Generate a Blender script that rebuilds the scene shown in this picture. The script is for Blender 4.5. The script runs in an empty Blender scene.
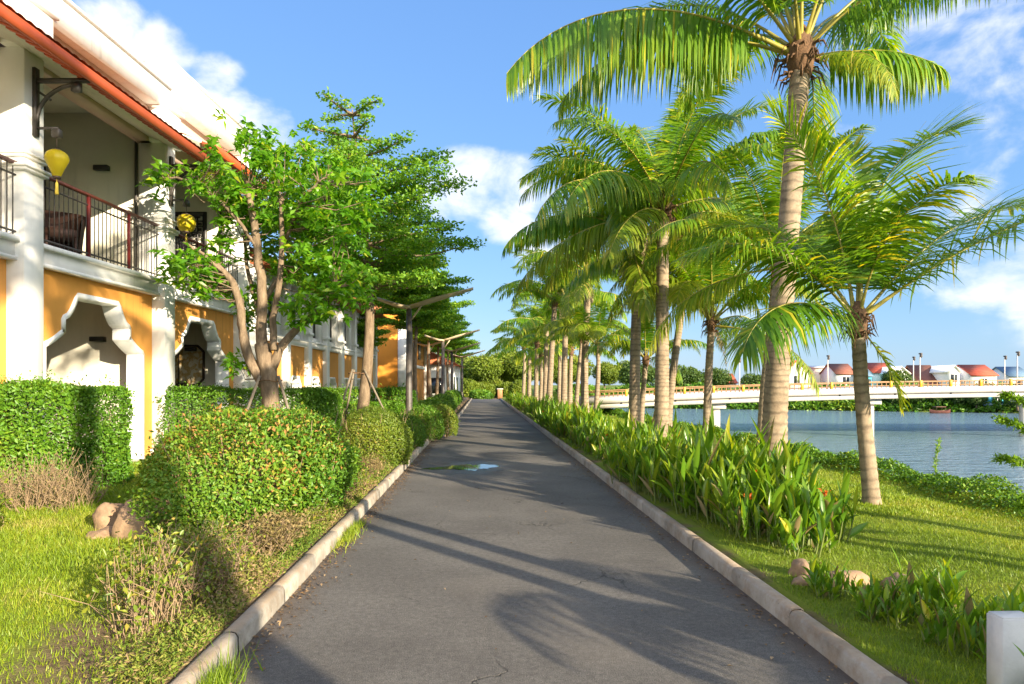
import bpy, math, random
import numpy as np
from mathutils import Vector
rng = np.random.default_rng(7)
random.seed(7)
SC = bpy.context.scene
COL = SC.collection
R = math.radians
F = 682.67
SL = 0.0439                      # sideways drift of the path per metre forward

def at(px, py, Y):               # point seen at a photo position at depth Y
    return ((px - 512) / F * Y, Y, 1.6 + (385 - py) / F * Y)
def ux(u, Y):                    # X of a lateral offset u from the path axis
    return u - SL * min(Y, 95.0)

# ------------------------------------------------------------------ mesh tools
class MB:
    """collects geometry for ONE mesh; optional per-vertex attribute 'rnd' and per-face material"""
    def __init__(s):
        s.v = []; s.r = []; s.f4 = []; s.f3 = []; s.m4 = []; s.m3 = []; s.n = 0
    def add(s, v, quads=None, tris=None, rnd=0.5, mat=0):
        v = np.asarray(v, float).reshape(-1, 3)
        s.v.append(v)
        r = np.asarray(rnd, float)
        s.r.append(np.full(len(v), float(r)) if r.ndim == 0 else r.reshape(-1))
        if quads is not None and len(quads):
            q = np.asarray(quads, np.int64).reshape(-1, 4) + s.n
            s.f4.append(q); s.m4.append(np.full(len(q), mat, np.int32))
        if tris is not None and len(tris):
            t = np.asarray(tris, np.int64).reshape(-1, 3) + s.n
            s.f3.append(t); s.m3.append(np.full(len(t), mat, np.int32))
        s.n += len(v)
        return s
    def box(s, x0, x1, y0, y1, z0, z1, mat=0, rnd=0.5):
        v = [(x, y, z) for x in (x0, x1) for y in (y0, y1) for z in (z0, z1)]
        q = [(0,1,3,2),(4,6,7,5),(0,4,5,1),(2,3,7,6),(0,2,6,4),(1,5,7,3)]
        return s.add(v, q, mat=mat, rnd=rnd)
    def bbox(s, x0, x1, y0, y1, z0, z1, b=0.02, mat=0, rnd=0.5):
        """box with chamfered vertical edges and top rim"""
        def ring(i, z):
            return [(x0+i+b,y0+i,z),(x1-i-b,y0+i,z),(x1-i,y0+i+b,z),(x1-i,y1-i-b,z),(x1-i-b,y1-i,z),(x0+i+b,y1-i,z),(x0+i,y1-i-b,z),(x0+i,y0+i+b,z)]
        v = ring(0, z0) + ring(0, z1-b) + ring(b, z1)
        q = [(k*8+i, k*8+(i+1)%8, k*8+8+(i+1)%8, k*8+8+i) for k in range(2) for i in range(8)]
        t = [(16, 16+i, 17+i) for i in range(1, 7)] + [(0, i+1, i) for i in range(1, 7)]
        return s.add(v, q, t, mat=mat, rnd=rnd)
    def tube(s, pts, rad, n=8, mat=0, rnd=0.5, cap=True):
        P = np.asarray(pts, float); m = len(P)
        rad = np.full(m, float(rad)) if np.ndim(rad) == 0 else np.asarray(rad, float)
        T = np.gradient(P, axis=0); T /= np.linalg.norm(T, axis=1)[:, None] + 1e-9
        ref = np.array([0.0, 0, 1]) if abs(T[0][2]) < 0.9 else np.array([1.0, 0, 0])
        U = np.cross(T, ref); U /= np.linalg.norm(U, axis=1)[:, None] + 1e-9
        V = np.cross(T, U)
        a = np.linspace(0, 2*np.pi, n, endpoint=False)
        ring = (np.cos(a)[None, :, None]*U[:, None, :] + np.sin(a)[None, :, None]*V[:, None, :]) * rad[:, None, None] + P[:, None, :]
        i = np.arange(m-1)[:, None]*n; j = np.arange(n)[None, :]; k = (j+1) % n
        q = np.stack([i+j, i+k, i+n+k, i+n+j], -1).reshape(-1, 4)
        tr = []
        if cap:
            tr = [(0, b+1, b) for b in range(1, n-1)] + [((m-1)*n, (m-1)*n+b, (m-1)*n+b+1) for b in range(1, n-1)]
        rr = rnd if np.ndim(rnd) == 0 else np.repeat(np.asarray(rnd), n)
        return s.add(ring.reshape(-1, 3), q, tr, rnd=rr, mat=mat)
    def lathe(s, prof, c=(0,0,0), n=16, mat=0, rnd=0.5, a0=0, a1=2*math.pi):
        full = abs(a1-a0-2*math.pi) < 1e-6
        cnt = n if full else n+1
        a = a0 + (a1-a0)*np.arange(cnt)/n
        v = np.array([[(r*math.cos(t)+c[0], r*math.sin(t)+c[1], z+c[2]) for t in a] for r, z in prof]).reshape(-1, 3)
        q = [(i*cnt+j, i*cnt+(j+1) % cnt, (i+1)*cnt+(j+1) % cnt, (i+1)*cnt+j) for i in range(len(prof)-1) for j in range(n)]
        return s.add(v, q, mat=mat, rnd=rnd)
    def prism(s, poly, x0, x1, axis='x', mat=0, rnd=0.5):
        """extrude a polygon given in the other two axes"""
        n = len(poly)
        mk = {'x': lambda a, b, t: (t, a, b), 'y': lambda a, b, t: (a, t, b), 'z': lambda a, b, t: (a, b, t)}[axis]
        v = [mk(a, b, x0) for a, b in poly] + [mk(a, b, x1) for a, b in poly]
        q = [(i, (i+1) % n, n+(i+1) % n, n+i) for i in range(n)]
        t = [(0, i+1, i) for i in range(1, n-1)] + [(n, n+i, n+i+1) for i in range(1, n-1)]
        return s.add(v, q, t, mat=mat, rnd=rnd)
    def leaves(s, p, d, nrm, L, W, rnd, fold=0.25, mat=0):
        """folded rhombus leaves"""
        p = np.asarray(p); N = len(p)
        d = d/(np.linalg.norm(d, axis=1)[:, None]+1e-9)
        w = np.cross(d, nrm); w /= np.linalg.norm(w, axis=1)[:, None]+1e-9
        n2 = np.cross(w, d)
        L = np.broadcast_to(np.asarray(L, float), (N,))[:, None]; W = np.broadcast_to(np.asarray(W, float), (N,))[:, None]
        mid = p + d*L*0.45
        v = np.stack([p, mid+w*W*0.5+n2*W*fold, p+d*L-n2*L*0.12, mid-w*W*0.5+n2*W*fold], 1).reshape(-1, 3)
        b = np.arange(N)[:, None]*4
        t = np.concatenate([b+np.array([[0, 1, 2]]), b+np.array([[0, 2, 3]])])
        return s.add(v, None, t, rnd=np.repeat(np.broadcast_to(np.asarray(rnd, float), (N,)), 4), mat=mat)
    def mesh(s, name, mats, smooth=False):
        me = bpy.data.meshes.new(name)
        v = np.concatenate(s.v) if s.v else np.zeros((0, 3))
        q = np.concatenate(s.f4) if s.f4 else np.zeros((0, 4), np.int64)
        t = np.concatenate(s.f3) if s.f3 else np.zeros((0, 3), np.int64)
        me.vertices.add(len(v)); me.vertices.foreach_set('co', v.astype(np.float32).ravel())
        me.loops.add(q.size+t.size)
        me.loops.foreach_set('vertex_index', np.concatenate([q.ravel(), t.ravel()]).astype(np.int32))
        nq, nt = len(q), len(t)
        me.polygons.add(nq+nt)
        st = np.concatenate([np.arange(nq)*4, nq*4+np.arange(nt)*3]).astype(np.int32)
        me.polygons.foreach_set('loop_start', st)
        mi = np.concatenate(([*s.m4] or [np.zeros(0, np.int32)]) + ([*s.m3] or [np.zeros(0, np.int32)])).astype(np.int32)
        for m in (mats if isinstance(mats, (list, tuple)) else [mats]): me.materials.append(m)
        me.polygons.foreach_set('material_index', mi)
        if smooth: me.polygons.foreach_set('use_smooth', np.ones(nq+nt, bool))
        at_ = me.attributes.new('rnd', 'FLOAT', 'POINT')
        at_.data.foreach_set('value', np.concatenate(s.r).astype(np.float32))
        me.update(calc_edges=True); me.validate()
        return me

def link(o, parent=None):
    COL.objects.link(o)
    if parent is not None: o.parent = parent
    return o
def obj(name, mb, mats, parent=None, loc=None, smooth=False):
    me = mb if isinstance(mb, bpy.types.Mesh) else mb.mesh(name, mats, smooth)
    o = link(bpy.data.objects.new(name, me), parent)
    if loc is not None: o.location = loc
    return o
def tag(o, label, cat, group=None):
    o['label'] = label; o['category'] = cat
    if group: o['group'] = group
    return o
def struct(o):
    o['kind'] = 'structure'; return o
def thing(name, label, cat, loc=(0,0,0), rz=0, group=None):
    o = link(bpy.data.objects.new(name, None)); o.empty_display_size = 0.2
    o.location = loc; o.rotation_euler = (0, 0, rz)
    return tag(o, label, cat, group)
def dup(root, loc, rz=0, sc=1.0, label=None, group=None):
    r = root.copy(); COL.objects.link(r); r.location = loc; r.rotation_euler = (0, 0, rz)
    r.scale = (sc, sc, sc) if np.ndim(sc) == 0 else sc
    if label: r['label'] = label
    if group: r['group'] = group
    for ch in list(root.children):
        c = ch.copy(); COL.objects.link(c); c.parent = r
        for g in list(ch.children):
            d = g.copy(); COL.objects.link(d); d.parent = c
    return r

_K = rng.normal(size=(10, 3)); _PH = rng.uniform(0, 6.28, 10)
def lump(p, freq=1.0):            # cheap smooth noise in about -1..1
    p = np.asarray(p)
    return np.sin(p @ (_K.T*freq) + _PH).sum(-1)/4.5
def unit(n, r=rng):
    v = r.normal(size=(n, 3)); return v/np.linalg.norm(v, axis=1)[:, None]

# ------------------------------------------------------------------ materials
class NT:
    def __init__(s, name):
        s.m = bpy.data.materials.new(name); s.m.use_nodes = True
        s.t = s.m.node_tree; s.n = s.t.nodes; s.l = s.t.links
        s.b = s.n['Principled BSDF']; s.out = s.n['Material Output']
    def new(s, t, **kw):
        n = s.n.new(t)
        for k, v in kw.items():
            if k in n.inputs: n.inputs[k].default_value = v
            else: setattr(n, k, v)
        return n
    def noise(s, scale, detail=4, rough=0.55, vec=None):
        n = s.new('ShaderNodeTexNoise'); n.inputs['Scale'].default_value = scale
        n.inputs['Detail'].default_value = detail; n.inputs['Roughness'].default_value = rough
        if vec is not None: s.l.new(vec, n.inputs['Vector'])
        return n.outputs['Fac']
    def ramp(s, fac, stops):
        n = s.new('ShaderNodeValToRGB'); e = n.color_ramp.elements
        while len(e) < len(stops): e.new(0.5)
        for i, (p, c) in enumerate(stops):
            e[i].position = p; e[i].color = (*c, 1) if len(c) == 3 else c
        s.l.new(fac, n.inputs['Fac']); return n.outputs['Color']
    def mix(s, fac, a, b, mode='MIX'):
        n = s.new('ShaderNodeMix'); n.data_type = 'RGBA'; n.blend_type = mode
        for inp, val in ((n.inputs[0], fac), (n.inputs[6], a), (n.inputs[7], b)):
            if hasattr(val, 'links'): s.l.new(val, inp)
            elif np.ndim(val) == 0: inp.default_value = val
            else: inp.default_value = (*val, 1)
        return n.outputs[2]
    def math(s, op, a, b=0.0):
        n = s.new('ShaderNodeMath'); n.operation = op
        for inp, val in ((n.inputs[0], a), (n.inputs[1], b)):
            if hasattr(val, 'links'): s.l.new(val, inp)
            else: inp.default_value = val
        return n.outputs[0]
    def obco(s): return s.new('ShaderNodeTexCoord').outputs['Object']
    def attr(s, name='rnd'):
        n = s.new('ShaderNodeAttribute'); n.attribute_name = name; return n.outputs['Fac']
    def bump(s, h, strength=0.4, dist=0.02):
        n = s.new('ShaderNodeBump'); n.inputs['Strength'].default_value = strength; n.inputs['Distance'].default_value = dist
        s.l.new(h, n.inputs['Height']); s.l.new(n.outputs['Normal'], s.b.inputs['Normal'])
    def fin(s, col, rough=0.7, spec=None, metal=0):
        if hasattr(col, 'links'): s.l.new(col, s.b.inputs['Base Color'])
        else: s.b.inputs['Base Color'].default_value = (*col, 1)
        s.b.inputs['Roughness'].default_value = rough; s.b.inputs['Metallic'].default_value = metal
        if spec is not None: s.b.inputs['Specular IOR Level'].default_value = spec
        return s.m

def m_rough(name, c, var=0.25, scale=6, rough=0.75, bump=0.15, fine=60, dirt=None, dirt_amt=0.3, streak=0.0):
    t = NT(name); co = t.obco()
    lo = tuple(x*(1-var) for x in c); hi = tuple(min(1, x*(1+var*0.6)) for x in c)
    col = t.ramp(t.noise(scale, 5, 0.6, co), [(0.3, lo), (0.7, hi)])
    if dirt:
        f = t.math('MULTIPLY', t.ramp(t.noise(scale*0.35, 6, 0.7, co), [(0.45, (0,0,0)), (0.7, (1,1,1))]), dirt_amt)
        col = t.mix(f, col, dirt)
    if streak:                                   # rain streaks and grime
        mp = t.new('ShaderNodeMapping'); mp.inputs['Scale'].default_value = (5, 5, 0.35); t.l.new(co, mp.inputs['Vector'])
        s1 = t.ramp(t.noise(1.6, 6, 0.65, mp.outputs[0]), [(0.50, (0,)*3), (0.72, (1,)*3)])
        s2 = t.ramp(t.noise(0.55, 5, 0.6, co), [(0.42, (0,)*3), (0.62, (1,)*3)])
        col = t.mix(t.math('MULTIPLY', t.math('MULTIPLY', s1, s2), streak), col, tuple(x*0.42 for x in c))
    if bump: t.bump(t.noise(fine, 4, 0.6, co), bump, 0.01)
    return t.fin(col, rough)

def m_leaf(name, stops, transl=0.35, rough=0.45, tcol=None, spec=0.4):
    t = NT(name)
    r = t.attr('rnd')
    col = t.ramp(r, stops)
    t.fin(col, rough, spec)
    tr = t.new('ShaderNodeBsdfTranslucent')
    tc = t.mix(1.0, col, tcol or (1.5, 1.35, 0.5), 'MULTIPLY')
    t.l.new(tc, tr.inputs['Color'])
    mx = t.new('ShaderNodeMixShader'); mx.inputs[0].default_value = transl
    t.l.new(t.b.outputs[0], mx.inputs[1]); t.l.new(tr.outputs[0], mx.inputs[2])
    t.l.new(mx.outputs[0], t.out.inputs['Surface'])
    return t.m

M = {}
M['white'] = m_rough('white_plaster', (0.84, 0.83, 0.80), 0.06, 1.2, 0.8, 0.12, 40, (0.55, 0.52, 0.46), 0.22, .45)
M['cream'] = m_rough('cream_plaster', (0.80, 0.76, 0.64), 0.06, 1.0, 0.85, 0.1, 40, (0.45, 0.42, 0.34), 0.25, .35)
M['ochre'] = m_rough('ochre_plaster', (0.66, 0.30, 0.055), 0.10, 1.1, 0.8, 0.14, 35, (0.55, 0.24, 0.07), 0.35, .5)
M['orange'] = m_rough('orange_plaster', (0.72, 0.28, 0.03), 0.08, 1.0, 0.8, 0.1, 35, (0.6, 0.2, 0.04), 0.3, .5)
M['pink'] = m_rough('blush_plaster', (0.62, 0.45, 0.36), 0.1, 2.0, 0.85, 0.1)
M['tile'] = m_rough('terracotta_tile', (0.42, 0.12, 0.045), 0.35, 9, 0.75, 0.3, 30, (0.22, 0.07, 0.04), 0.5)
M['fascia'] = m_rough('painted_fascia', (0.52, 0.095, 0.028), 0.15, 3, 0.55, 0.08)
M['soffit'] = m_rough('soffit_boards', (0.28, 0.10, 0.05), 0.4, 12, 0.7, 0.2)
M['metal_dark'] = m_rough('dark_painted_metal', (0.05, 0.043, 0.038), 0.2, 12, 0.5, 0.05)
M['rail'] = m_rough('red_brown_wood_rail', (0.14, 0.035, 0.022), 0.3, 12, 0.45, 0.1)
M['redpost'] = m_rough('red_painted_metal', (0.16, 0.018, 0.016), 0.2, 12, 0.4, 0.05)
M['wicker'] = m_rough('brown_wicker', (0.085, 0.04, 0.028), 0.5, 60, 0.6, 0.6, 90)
M['dark'] = m_rough('dark_opening', (0.03, 0.028, 0.027), 0.2, 3, 0.4, 0.0)
M['glass'] = NT('window_glass').fin((0.03, 0.035, 0.04), 0.08, 0.6)
M['lintel'] = m_rough('dark_timber', (0.06, 0.035, 0.022), 0.4, 20, 0.6, 0.3)
M['floor'] = m_rough('grey_floor_tile', (0.36, 0.34, 0.31), 0.15, 4, 0.5, 0.1)
M['stake'] = m_rough('weathered_pole', (0.22, 0.18, 0.13), 0.35, 14, 0.8, 0.3)
M['lampwing'] = m_rough('tan_lamp_canopy', (0.62, 0.49, 0.32), 0.15, 5, 0.55, 0.1)
M['lamppost'] = m_rough('grey_lamp_post', (0.10, 0.085, 0.075), 0.3, 8, 0.5, 0.1)
M['stone'] = m_rough('tan_rock', (0.34, 0.22, 0.13), 0.45, 7, 0.85, 0.8, 22, (0.15, 0.11, 0.07), 0.5)
M['concrete_post'] = m_rough('white_concrete', (0.62, 0.61, 0.58), 0.12, 8, 0.8, 0.25, 60, (0.35, 0.33, 0.29), 0.3)
M['bridge'] = m_rough('bridge_concrete', (0.66, 0.61, 0.55), 0.10, 0.9, 0.8, 0.1, 20, (0.42, 0.37, 0.31), 0.45, .6)
M['bridge_brown'] = m_rough('bridge_rail_brown', (0.36, 0.20, 0.09), 0.2, 3, 0.6, 0.0)
M['bridge_yellow'] = m_rough('bridge_yellow_paint', (0.72, 0.40, 0.03), 0.1, 3, 0.5, 0.0)
M['fibre'] = m_rough('palm_fibre', (0.16, 0.085, 0.04), 0.55, 40, 0.9, 0.7, 90)
M['soil'] = m_rough('dry_soil', (0.17, 0.12, 0.07), 0.4, 10, 0.95, 0.6, 50)

# palm bark: pale rings
def m_palm():
    t = NT('palm_bark'); co = t.obco()
    h = t.attr('rnd')                                   # metres along the trunk
    wob = t.math('MULTIPLY', t.noise(6, 4, 0.6, co), 0.11)
    hh = t.math('ADD', h, wob)
    fr = t.math('FRACT', t.math('MULTIPLY', t.math('ADD', hh, t.math('MULTIPLY', t.math('SINE', t.math('MULTIPLY', hh, 3.3)), 0.10)), 7.5))
    ring = t.ramp(fr, [(0.0, (0.35,)*3), (0.10, (0.6,)*3), (0.26, (1,)*3), (0.80, (0.92,)*3), (1.0, (0.4,)*3)])
    base = t.ramp(t.noise(7, 6, 0.7, co), [(0.28, (0.17, 0.12, 0.078)), (0.5, (0.33, 0.25, 0.165)), (0.72, (0.45, 0.36, 0.25))])
    mp = t.new('ShaderNodeMapping'); mp.inputs['Scale'].default_value = (30, 30, 3); t.l.new(co, mp.inputs['Vector'])
    st = t.noise(1.0, 4, 0.6, mp.outputs[0])
    base = t.mix(t.math('MULTIPLY', st, 0.5), base, (0.20, 0.14, 0.085))
    col = t.mix(t.math('MULTIPLY', t.noise(3.1, 4, 0.6, co), 1.35), base, ring, 'MULTIPLY')
    blot = t.ramp(t.noise(2.3, 5, 0.7, co), [(0.60, (0,0,0)), (0.70, (1,1,1))])
    col = t.mix(t.math('MULTIPLY', blot, 0.55), col, (0.12, 0.085, 0.055))
    t.bump(t.math('ADD', t.math('MULTIPLY', t.noise(35, 4, 0.6, co), 0.6), fr), 0.5, 0.012)
    return t.fin(col, 0.85)
M['palm_bark'] = m_palm()
def m_bark():
    t = NT('tree_bark'); co = t.obco()
    mp = t.new('ShaderNodeMapping'); mp.inputs['Scale'].default_value = (9, 9, 2.2); t.l.new(co, mp.inputs['Vector'])
    col = t.ramp(t.noise(1.6, 7, 0.7, mp.outputs[0]), [(0.28, (0.09, 0.060, 0.036)), (0.5, (0.205, 0.145, 0.09)), (0.72, (0.33, 0.245, 0.16))])
    t.bump(t.noise(4, 6, 0.7, mp.outputs[0]), 0.6, 0.03)
    return t.fin(col, 0.85)
M['bark'] = m_bark()
M['twig'] = m_rough('dry_twig', (0.30, 0.21, 0.12), 0.4, 20, 0.9, 0.2)
M['stem'] = m_rough('green_stem', (0.16, 0.20, 0.05), 0.3, 15, 0.55, 0.1)

G = m_leaf
M['frond'] = G('palm_leaflet', [(0.0, (0.062, 0.169, 0.012)), (0.35, (0.133, 0.280, 0.017)), (0.75, (0.265, 0.373, 0.023)), (1.0, (0.566, 0.492, 0.037))], 0.45, 0.36, (1.7, 1.5, 0.35), 0.5)
M['frond_old'] = G('palm_leaflet_aged', [(0.0, (0.092, 0.184, 0.013)), (0.4, (0.207, 0.298, 0.020)), (0.8, (0.379, 0.396, 0.028)), (1.0, (0.437, 0.383, 0.077))], 0.45, 0.4, (1.6, 1.4, 0.4), 0.4)
M['rachis'] = m_rough('palm_midrib', (0.34, 0.29, 0.05), 0.25, 5, 0.4, 0.0)
M['dryfrond'] = G('dry_palm_leaflet', [(0, (0.24, 0.17, 0.09)), (1, (0.44, 0.34, 0.2))], 0.2, 0.7)
M['bush'] = G('bush_leaf', [(0.0, (0.039, 0.116, 0.011)), (0.40, (0.083, 0.198, 0.015)), (0.75, (0.165, 0.275, 0.020)), (0.93, (0.286, 0.319, 0.033)), (1.0, (0.374, 0.187, 0.055))], 0.25, 0.45, None, 0.35)
M['bush_y'] = G('yellow_bush_leaf', [(0.0, (0.060, 0.108, 0.012)), (0.45, (0.144, 0.216, 0.019)), (0.8, (0.264, 0.288, 0.030)), (1.0, (0.408, 0.288, 0.072))], 0.28, 0.4)
M['hedge'] = G('hedge_leaf', [(0.0, (0.046, 0.127, 0.011)), (0.5, (0.103, 0.241, 0.016)), (0.85, (0.196, 0.322, 0.023)), (1.0, (0.299, 0.368, 0.034))], 0.25, 0.42, None, 0.4)
M['dry'] = G('dry_shrub_leaf', [(0.0, (0.10, 0.10, 0.02)), (0.5, (0.22, 0.17, 0.06)), (1.0, (0.36, 0.25, 0.12))], 0.2, 0.7)
M['tree1'] = G('glossy_tree_leaf', [(0.0, (0.067, 0.212, 0.012)), (0.5, (0.142, 0.341, 0.018)), (0.85, (0.269, 0.454, 0.024)), (1.0, (0.538, 0.568, 0.044))], 0.5, 0.33, (1.5, 1.45, 0.35), 0.5)
M['tree2'] = G('fine_tree_leaf', [(0.0, (0.086, 0.224, 0.022)), (0.5, (0.182, 0.375, 0.030)), (0.85, (0.317, 0.493, 0.037)), (1.0, (0.585, 0.620, 0.056))], 0.5, 0.4)
M['far'] = G('distant_tree_leaf', [(0.0, (0.035, 0.08, 0.014)), (0.6, (0.075, 0.14, 0.02)), (1.0, (0.14, 0.19, 0.03))], 0.3, 0.5)
M['fary'] = G('sunny_tree_leaf', [(0.0, (0.09, 0.15, 0.014)), (0.6, (0.18, 0.25, 0.02)), (1.0, (0.28, 0.30, 0.03))], 0.35, 0.5)
M['canna'] = G('lance_leaf', [(0.0, (0.060, 0.162, 0.014)), (0.45, (0.134, 0.272, 0.019)), (0.8, (0.269, 0.363, 0.024)), (1.0, (0.484, 0.441, 0.042))], 0.45, 0.3, (1.6, 1.4, 0.3), 0.5)
M['flower'] = G('orange_flower', [(0, (0.65, 0.10, 0.015)), (1, (0.80, 0.24, 0.03))], 0.3, 0.5, (1, 0.8, 0.5))
M['grass'] = G('grass_blade', [(0.0, (0.099, 0.176, 0.011)), (0.5, (0.198, 0.292, 0.015)), (0.85, (0.308, 0.341, 0.024)), (1.0, (0.418, 0.363, 0.110))], 0.3, 0.5, (1.4, 1.3, 0.4))
M['feather'] = G('young_leaf', [(0.0, (0.14, 0.28, 0.02)), (1.0, (0.26, 0.42, 0.035))], 0.5, 0.4)
# ------------------------------------------------------------------ camera, sun, sky
cam = bpy.data.objects.new('camera', bpy.data.cameras.new('camera')); COL.objects.link(cam)
cam.location = (0, 0, 1.6); cam.rotation_euler = (R(90), 0, 0)
cam.data.lens = 24; cam.data.sensor_width = 36; cam.data.shift_y = 43/1024
cam.data.clip_end = 6000; cam.data.clip_start = 0.05
SC.camera = cam

SUN_AZ, SUN_EL = 41.0, 16.5           # the sun stands behind the camera, to the right
sdir = Vector((math.sin(R(SUN_AZ))*math.cos(R(SUN_EL)), -math.cos(R(SUN_AZ))*math.cos(R(SUN_EL)), math.sin(R(SUN_EL))))
sun = bpy.data.objects.new('sun', bpy.data.lights.new('sun', 'SUN')); COL.objects.link(sun)
sun.rotation_euler = sdir.to_track_quat('Z', 'Y').to_euler()
sun.data.energy = 5.0; sun.data.angle = R(0.5); sun.data.color = (1.0, 0.86, 0.64)

w = bpy.data.worlds.new('World'); SC.world = w; w.use_nodes = True
t = w.node_tree; nd = t.nodes; lk = t.links
bg = nd['Background']
sky = nd.new('ShaderNodeTexSky'); sky.sky_type = 'NISHITA'; sky.sun_disc = False
sky.sun_elevation = R(SUN_EL); sky.sun_rotation = math.atan2(sdir.x, sdir.y)
sky.air_density = 1.2; sky.dust_density = 0.3; sky.ozone_density = 2.2
def wn(tp, **kw):
    n = nd.new(tp)
    for k, v in kw.items(): setattr(n, k, v)
    return n
def wm(op, a, b=0.0, c=None):
    n = wn('ShaderNodeMath', operation=op)
    for i, v in enumerate((a, b, c)):
        if v is None: continue
        if hasattr(v, 'links'): lk.new(v, n.inputs[i])
        else: n.inputs[i].default_value = v
    return n.outputs[0]
tc = wn('ShaderNodeTexCoord').outputs['Generated']
nrm = wn('ShaderNodeVectorMath', operation='NORMALIZE'); lk.new(tc, nrm.inputs[0]); D = nrm.outputs[0]
# clouds: soft noise inside a few banks, each round one compass direction and height
banks = [(-0.60, 0.53, 3.2, 0.6), (-0.52, 0.47, 3.3, 0.62), (-0.44, 0.435, 2.6, 0.62), (-0.66, 0.56, 3.6, 0.5), (-0.36, 0.37, 3.0, 0.85), (-0.40, 0.40, 2.2, 0.7), (-0.345, 0.31, 2.4, 0.7),
         (-0.06, 0.29, 3.4, 0.8), (-0.11, 0.27, 2.4, 0.65), (-0.01, 0.27, 3.6, 0.75), (0.05, 0.23, 4, 0.6),
         (0.70, 0.17, 3.0, 0.65), (0.77, 0.165, 3.4, 0.65), (0.63, 0.15, 2.4, 0.4), (0.95, 0.2, 8, 0.8),
         (0.62, 0.42, 9, 0.36), (0.72, 0.30, 9, 0.36), (0.55, 0.30, 6, 0.32), (-0.25, 0.17, 6, 0.5), (1.6, 0.3, 14, 0.8), (-1.4, 0.5, 14, 0.8), (0.3, 0.10, 4, 0.35)]
mask = None
back = [(1.0, -0.35, 0.45, 30, 1.2), (0.5, -1, 0.8, 30, 1.1), (1, 0.1, 0.9, 22, 1.0), (-0.6, -1, 0.7, 25, 0.9)]   # unseen cloud banks behind and beside the camera, added as bright fill light
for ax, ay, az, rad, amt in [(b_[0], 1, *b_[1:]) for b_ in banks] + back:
    v = Vector((ax, ay, az)).normalized()
    dp = wn('ShaderNodeVectorMath', operation='DOT_PRODUCT'); lk.new(D, dp.inputs[0]); dp.inputs[1].default_value = v
    mr = wn('ShaderNodeMapRange', interpolation_type='SMOOTHSTEP'); lk.new(dp.outputs['Value'], mr.inputs['Value'])
    mr.inputs['From Min'].default_value = math.cos(R(rad*1.25)); mr.inputs['From Max'].default_value = math.cos(R(rad*0.1))
    mr.inputs['To Min'].default_value = 0; mr.inputs['To Max'].default_value = amt
    mask = mr.outputs[0] if mask is None else wm('MAXIMUM', mask, mr.outputs[0])
mp = wn('ShaderNodeMapping'); mp.inputs['Scale'].default_value = (1, 1, 1.5); lk.new(D, mp.inputs['Vector'])
n1 = wn('ShaderNodeTexNoise'); n1.inputs['Scale'].default_value = 9; n1.inputs['Detail'].default_value = 9; n1.inputs['Roughness'].default_value = 0.56
n1.inputs['Distortion'].default_value = 0.25
lk.new(mp.outputs[0], n1.inputs['Vector'])
dens = wm('ADD', mask, wm('MULTIPLY', wm('SUBTRACT', n1.outputs['Fac'], 0.5), 2.2))
mr = wn('ShaderNodeMapRange', interpolation_type='SMOOTHSTEP'); lk.new(dens, mr.inputs['Value'])
mr.inputs['From Min'].default_value = 0.22; mr.inputs['From Max'].default_value = 0.95; mr.inputs['To Max'].default_value = 0.95
cl = mr.outputs[0]
cl = wm('MULTIPLY', cl, wm('MINIMUM', 1.0, wm('MULTIPLY', mask, 4.0)))
hs = wn('ShaderNodeHueSaturation'); hs.inputs['Saturation'].default_value = 1.0; hs.inputs['Value'].default_value = 1.0
lk.new(sky.outputs[0], hs.inputs['Color'])
sp_ = wn('ShaderNodeSeparateXYZ'); lk.new(D, sp_.inputs[0])
rp = wn('ShaderNodeValToRGB'); el = rp.color_ramp.elements
for i_, (p_, c_) in enumerate([(0.0, (0.56, 1.36, 2.45)), (0.12, (0.48, 1.20, 2.45)), (0.5, (0.42, 1.02, 2.4)), (1.0, (0.30, 0.76, 2.1))]):
    e_ = el[i_] if i_ < 2 else el.new(p_)
    e_.position = p_; e_.color = (*c_, 1)
lk.new(sp_.outputs[2], rp.inputs['Fac'])
blue = wn('ShaderNodeMix', data_type='RGBA'); blue.inputs[0].default_value = 0.8
lk.new(hs.outputs[0], blue.inputs[6]); lk.new(rp.outputs[0], blue.inputs[7])
mx = wn('ShaderNodeMix', data_type='RGBA'); lk.new(cl, mx.inputs[0]); lk.new(blue.outputs[2], mx.inputs[6]); cb = wn('ShaderNodeMapRange'); lk.new(sp_.outputs[1], cb.inputs['Value']); cb.inputs['From Min'].default_value = -0.1; cb.inputs['From Max'].default_value = 0.5; cb.inputs['To Min'].default_value = 7.0; cb.inputs['To Max'].default_value = 3.5  # clouds made brighter behind the camera, to lift the fill
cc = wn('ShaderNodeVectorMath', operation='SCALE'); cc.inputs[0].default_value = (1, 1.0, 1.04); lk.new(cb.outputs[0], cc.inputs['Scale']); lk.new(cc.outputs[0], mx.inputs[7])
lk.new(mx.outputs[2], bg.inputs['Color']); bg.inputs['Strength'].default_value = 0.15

SC.view_settings.view_transform = 'Standard'; SC.view_settings.look = 'None'
SC.view_settings.gamma = 1; SC.view_settings.exposure = 1.3; SC.view_settings.use_curve_mapping = False
SC.render.engine = 'CYCLES'
SC.cycles.max_bounces = 8; SC.cycles.transparent_max_bounces = 8; SC.cycles.caustics_reflective = False; SC.cycles.caustics_refractive = False

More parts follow.
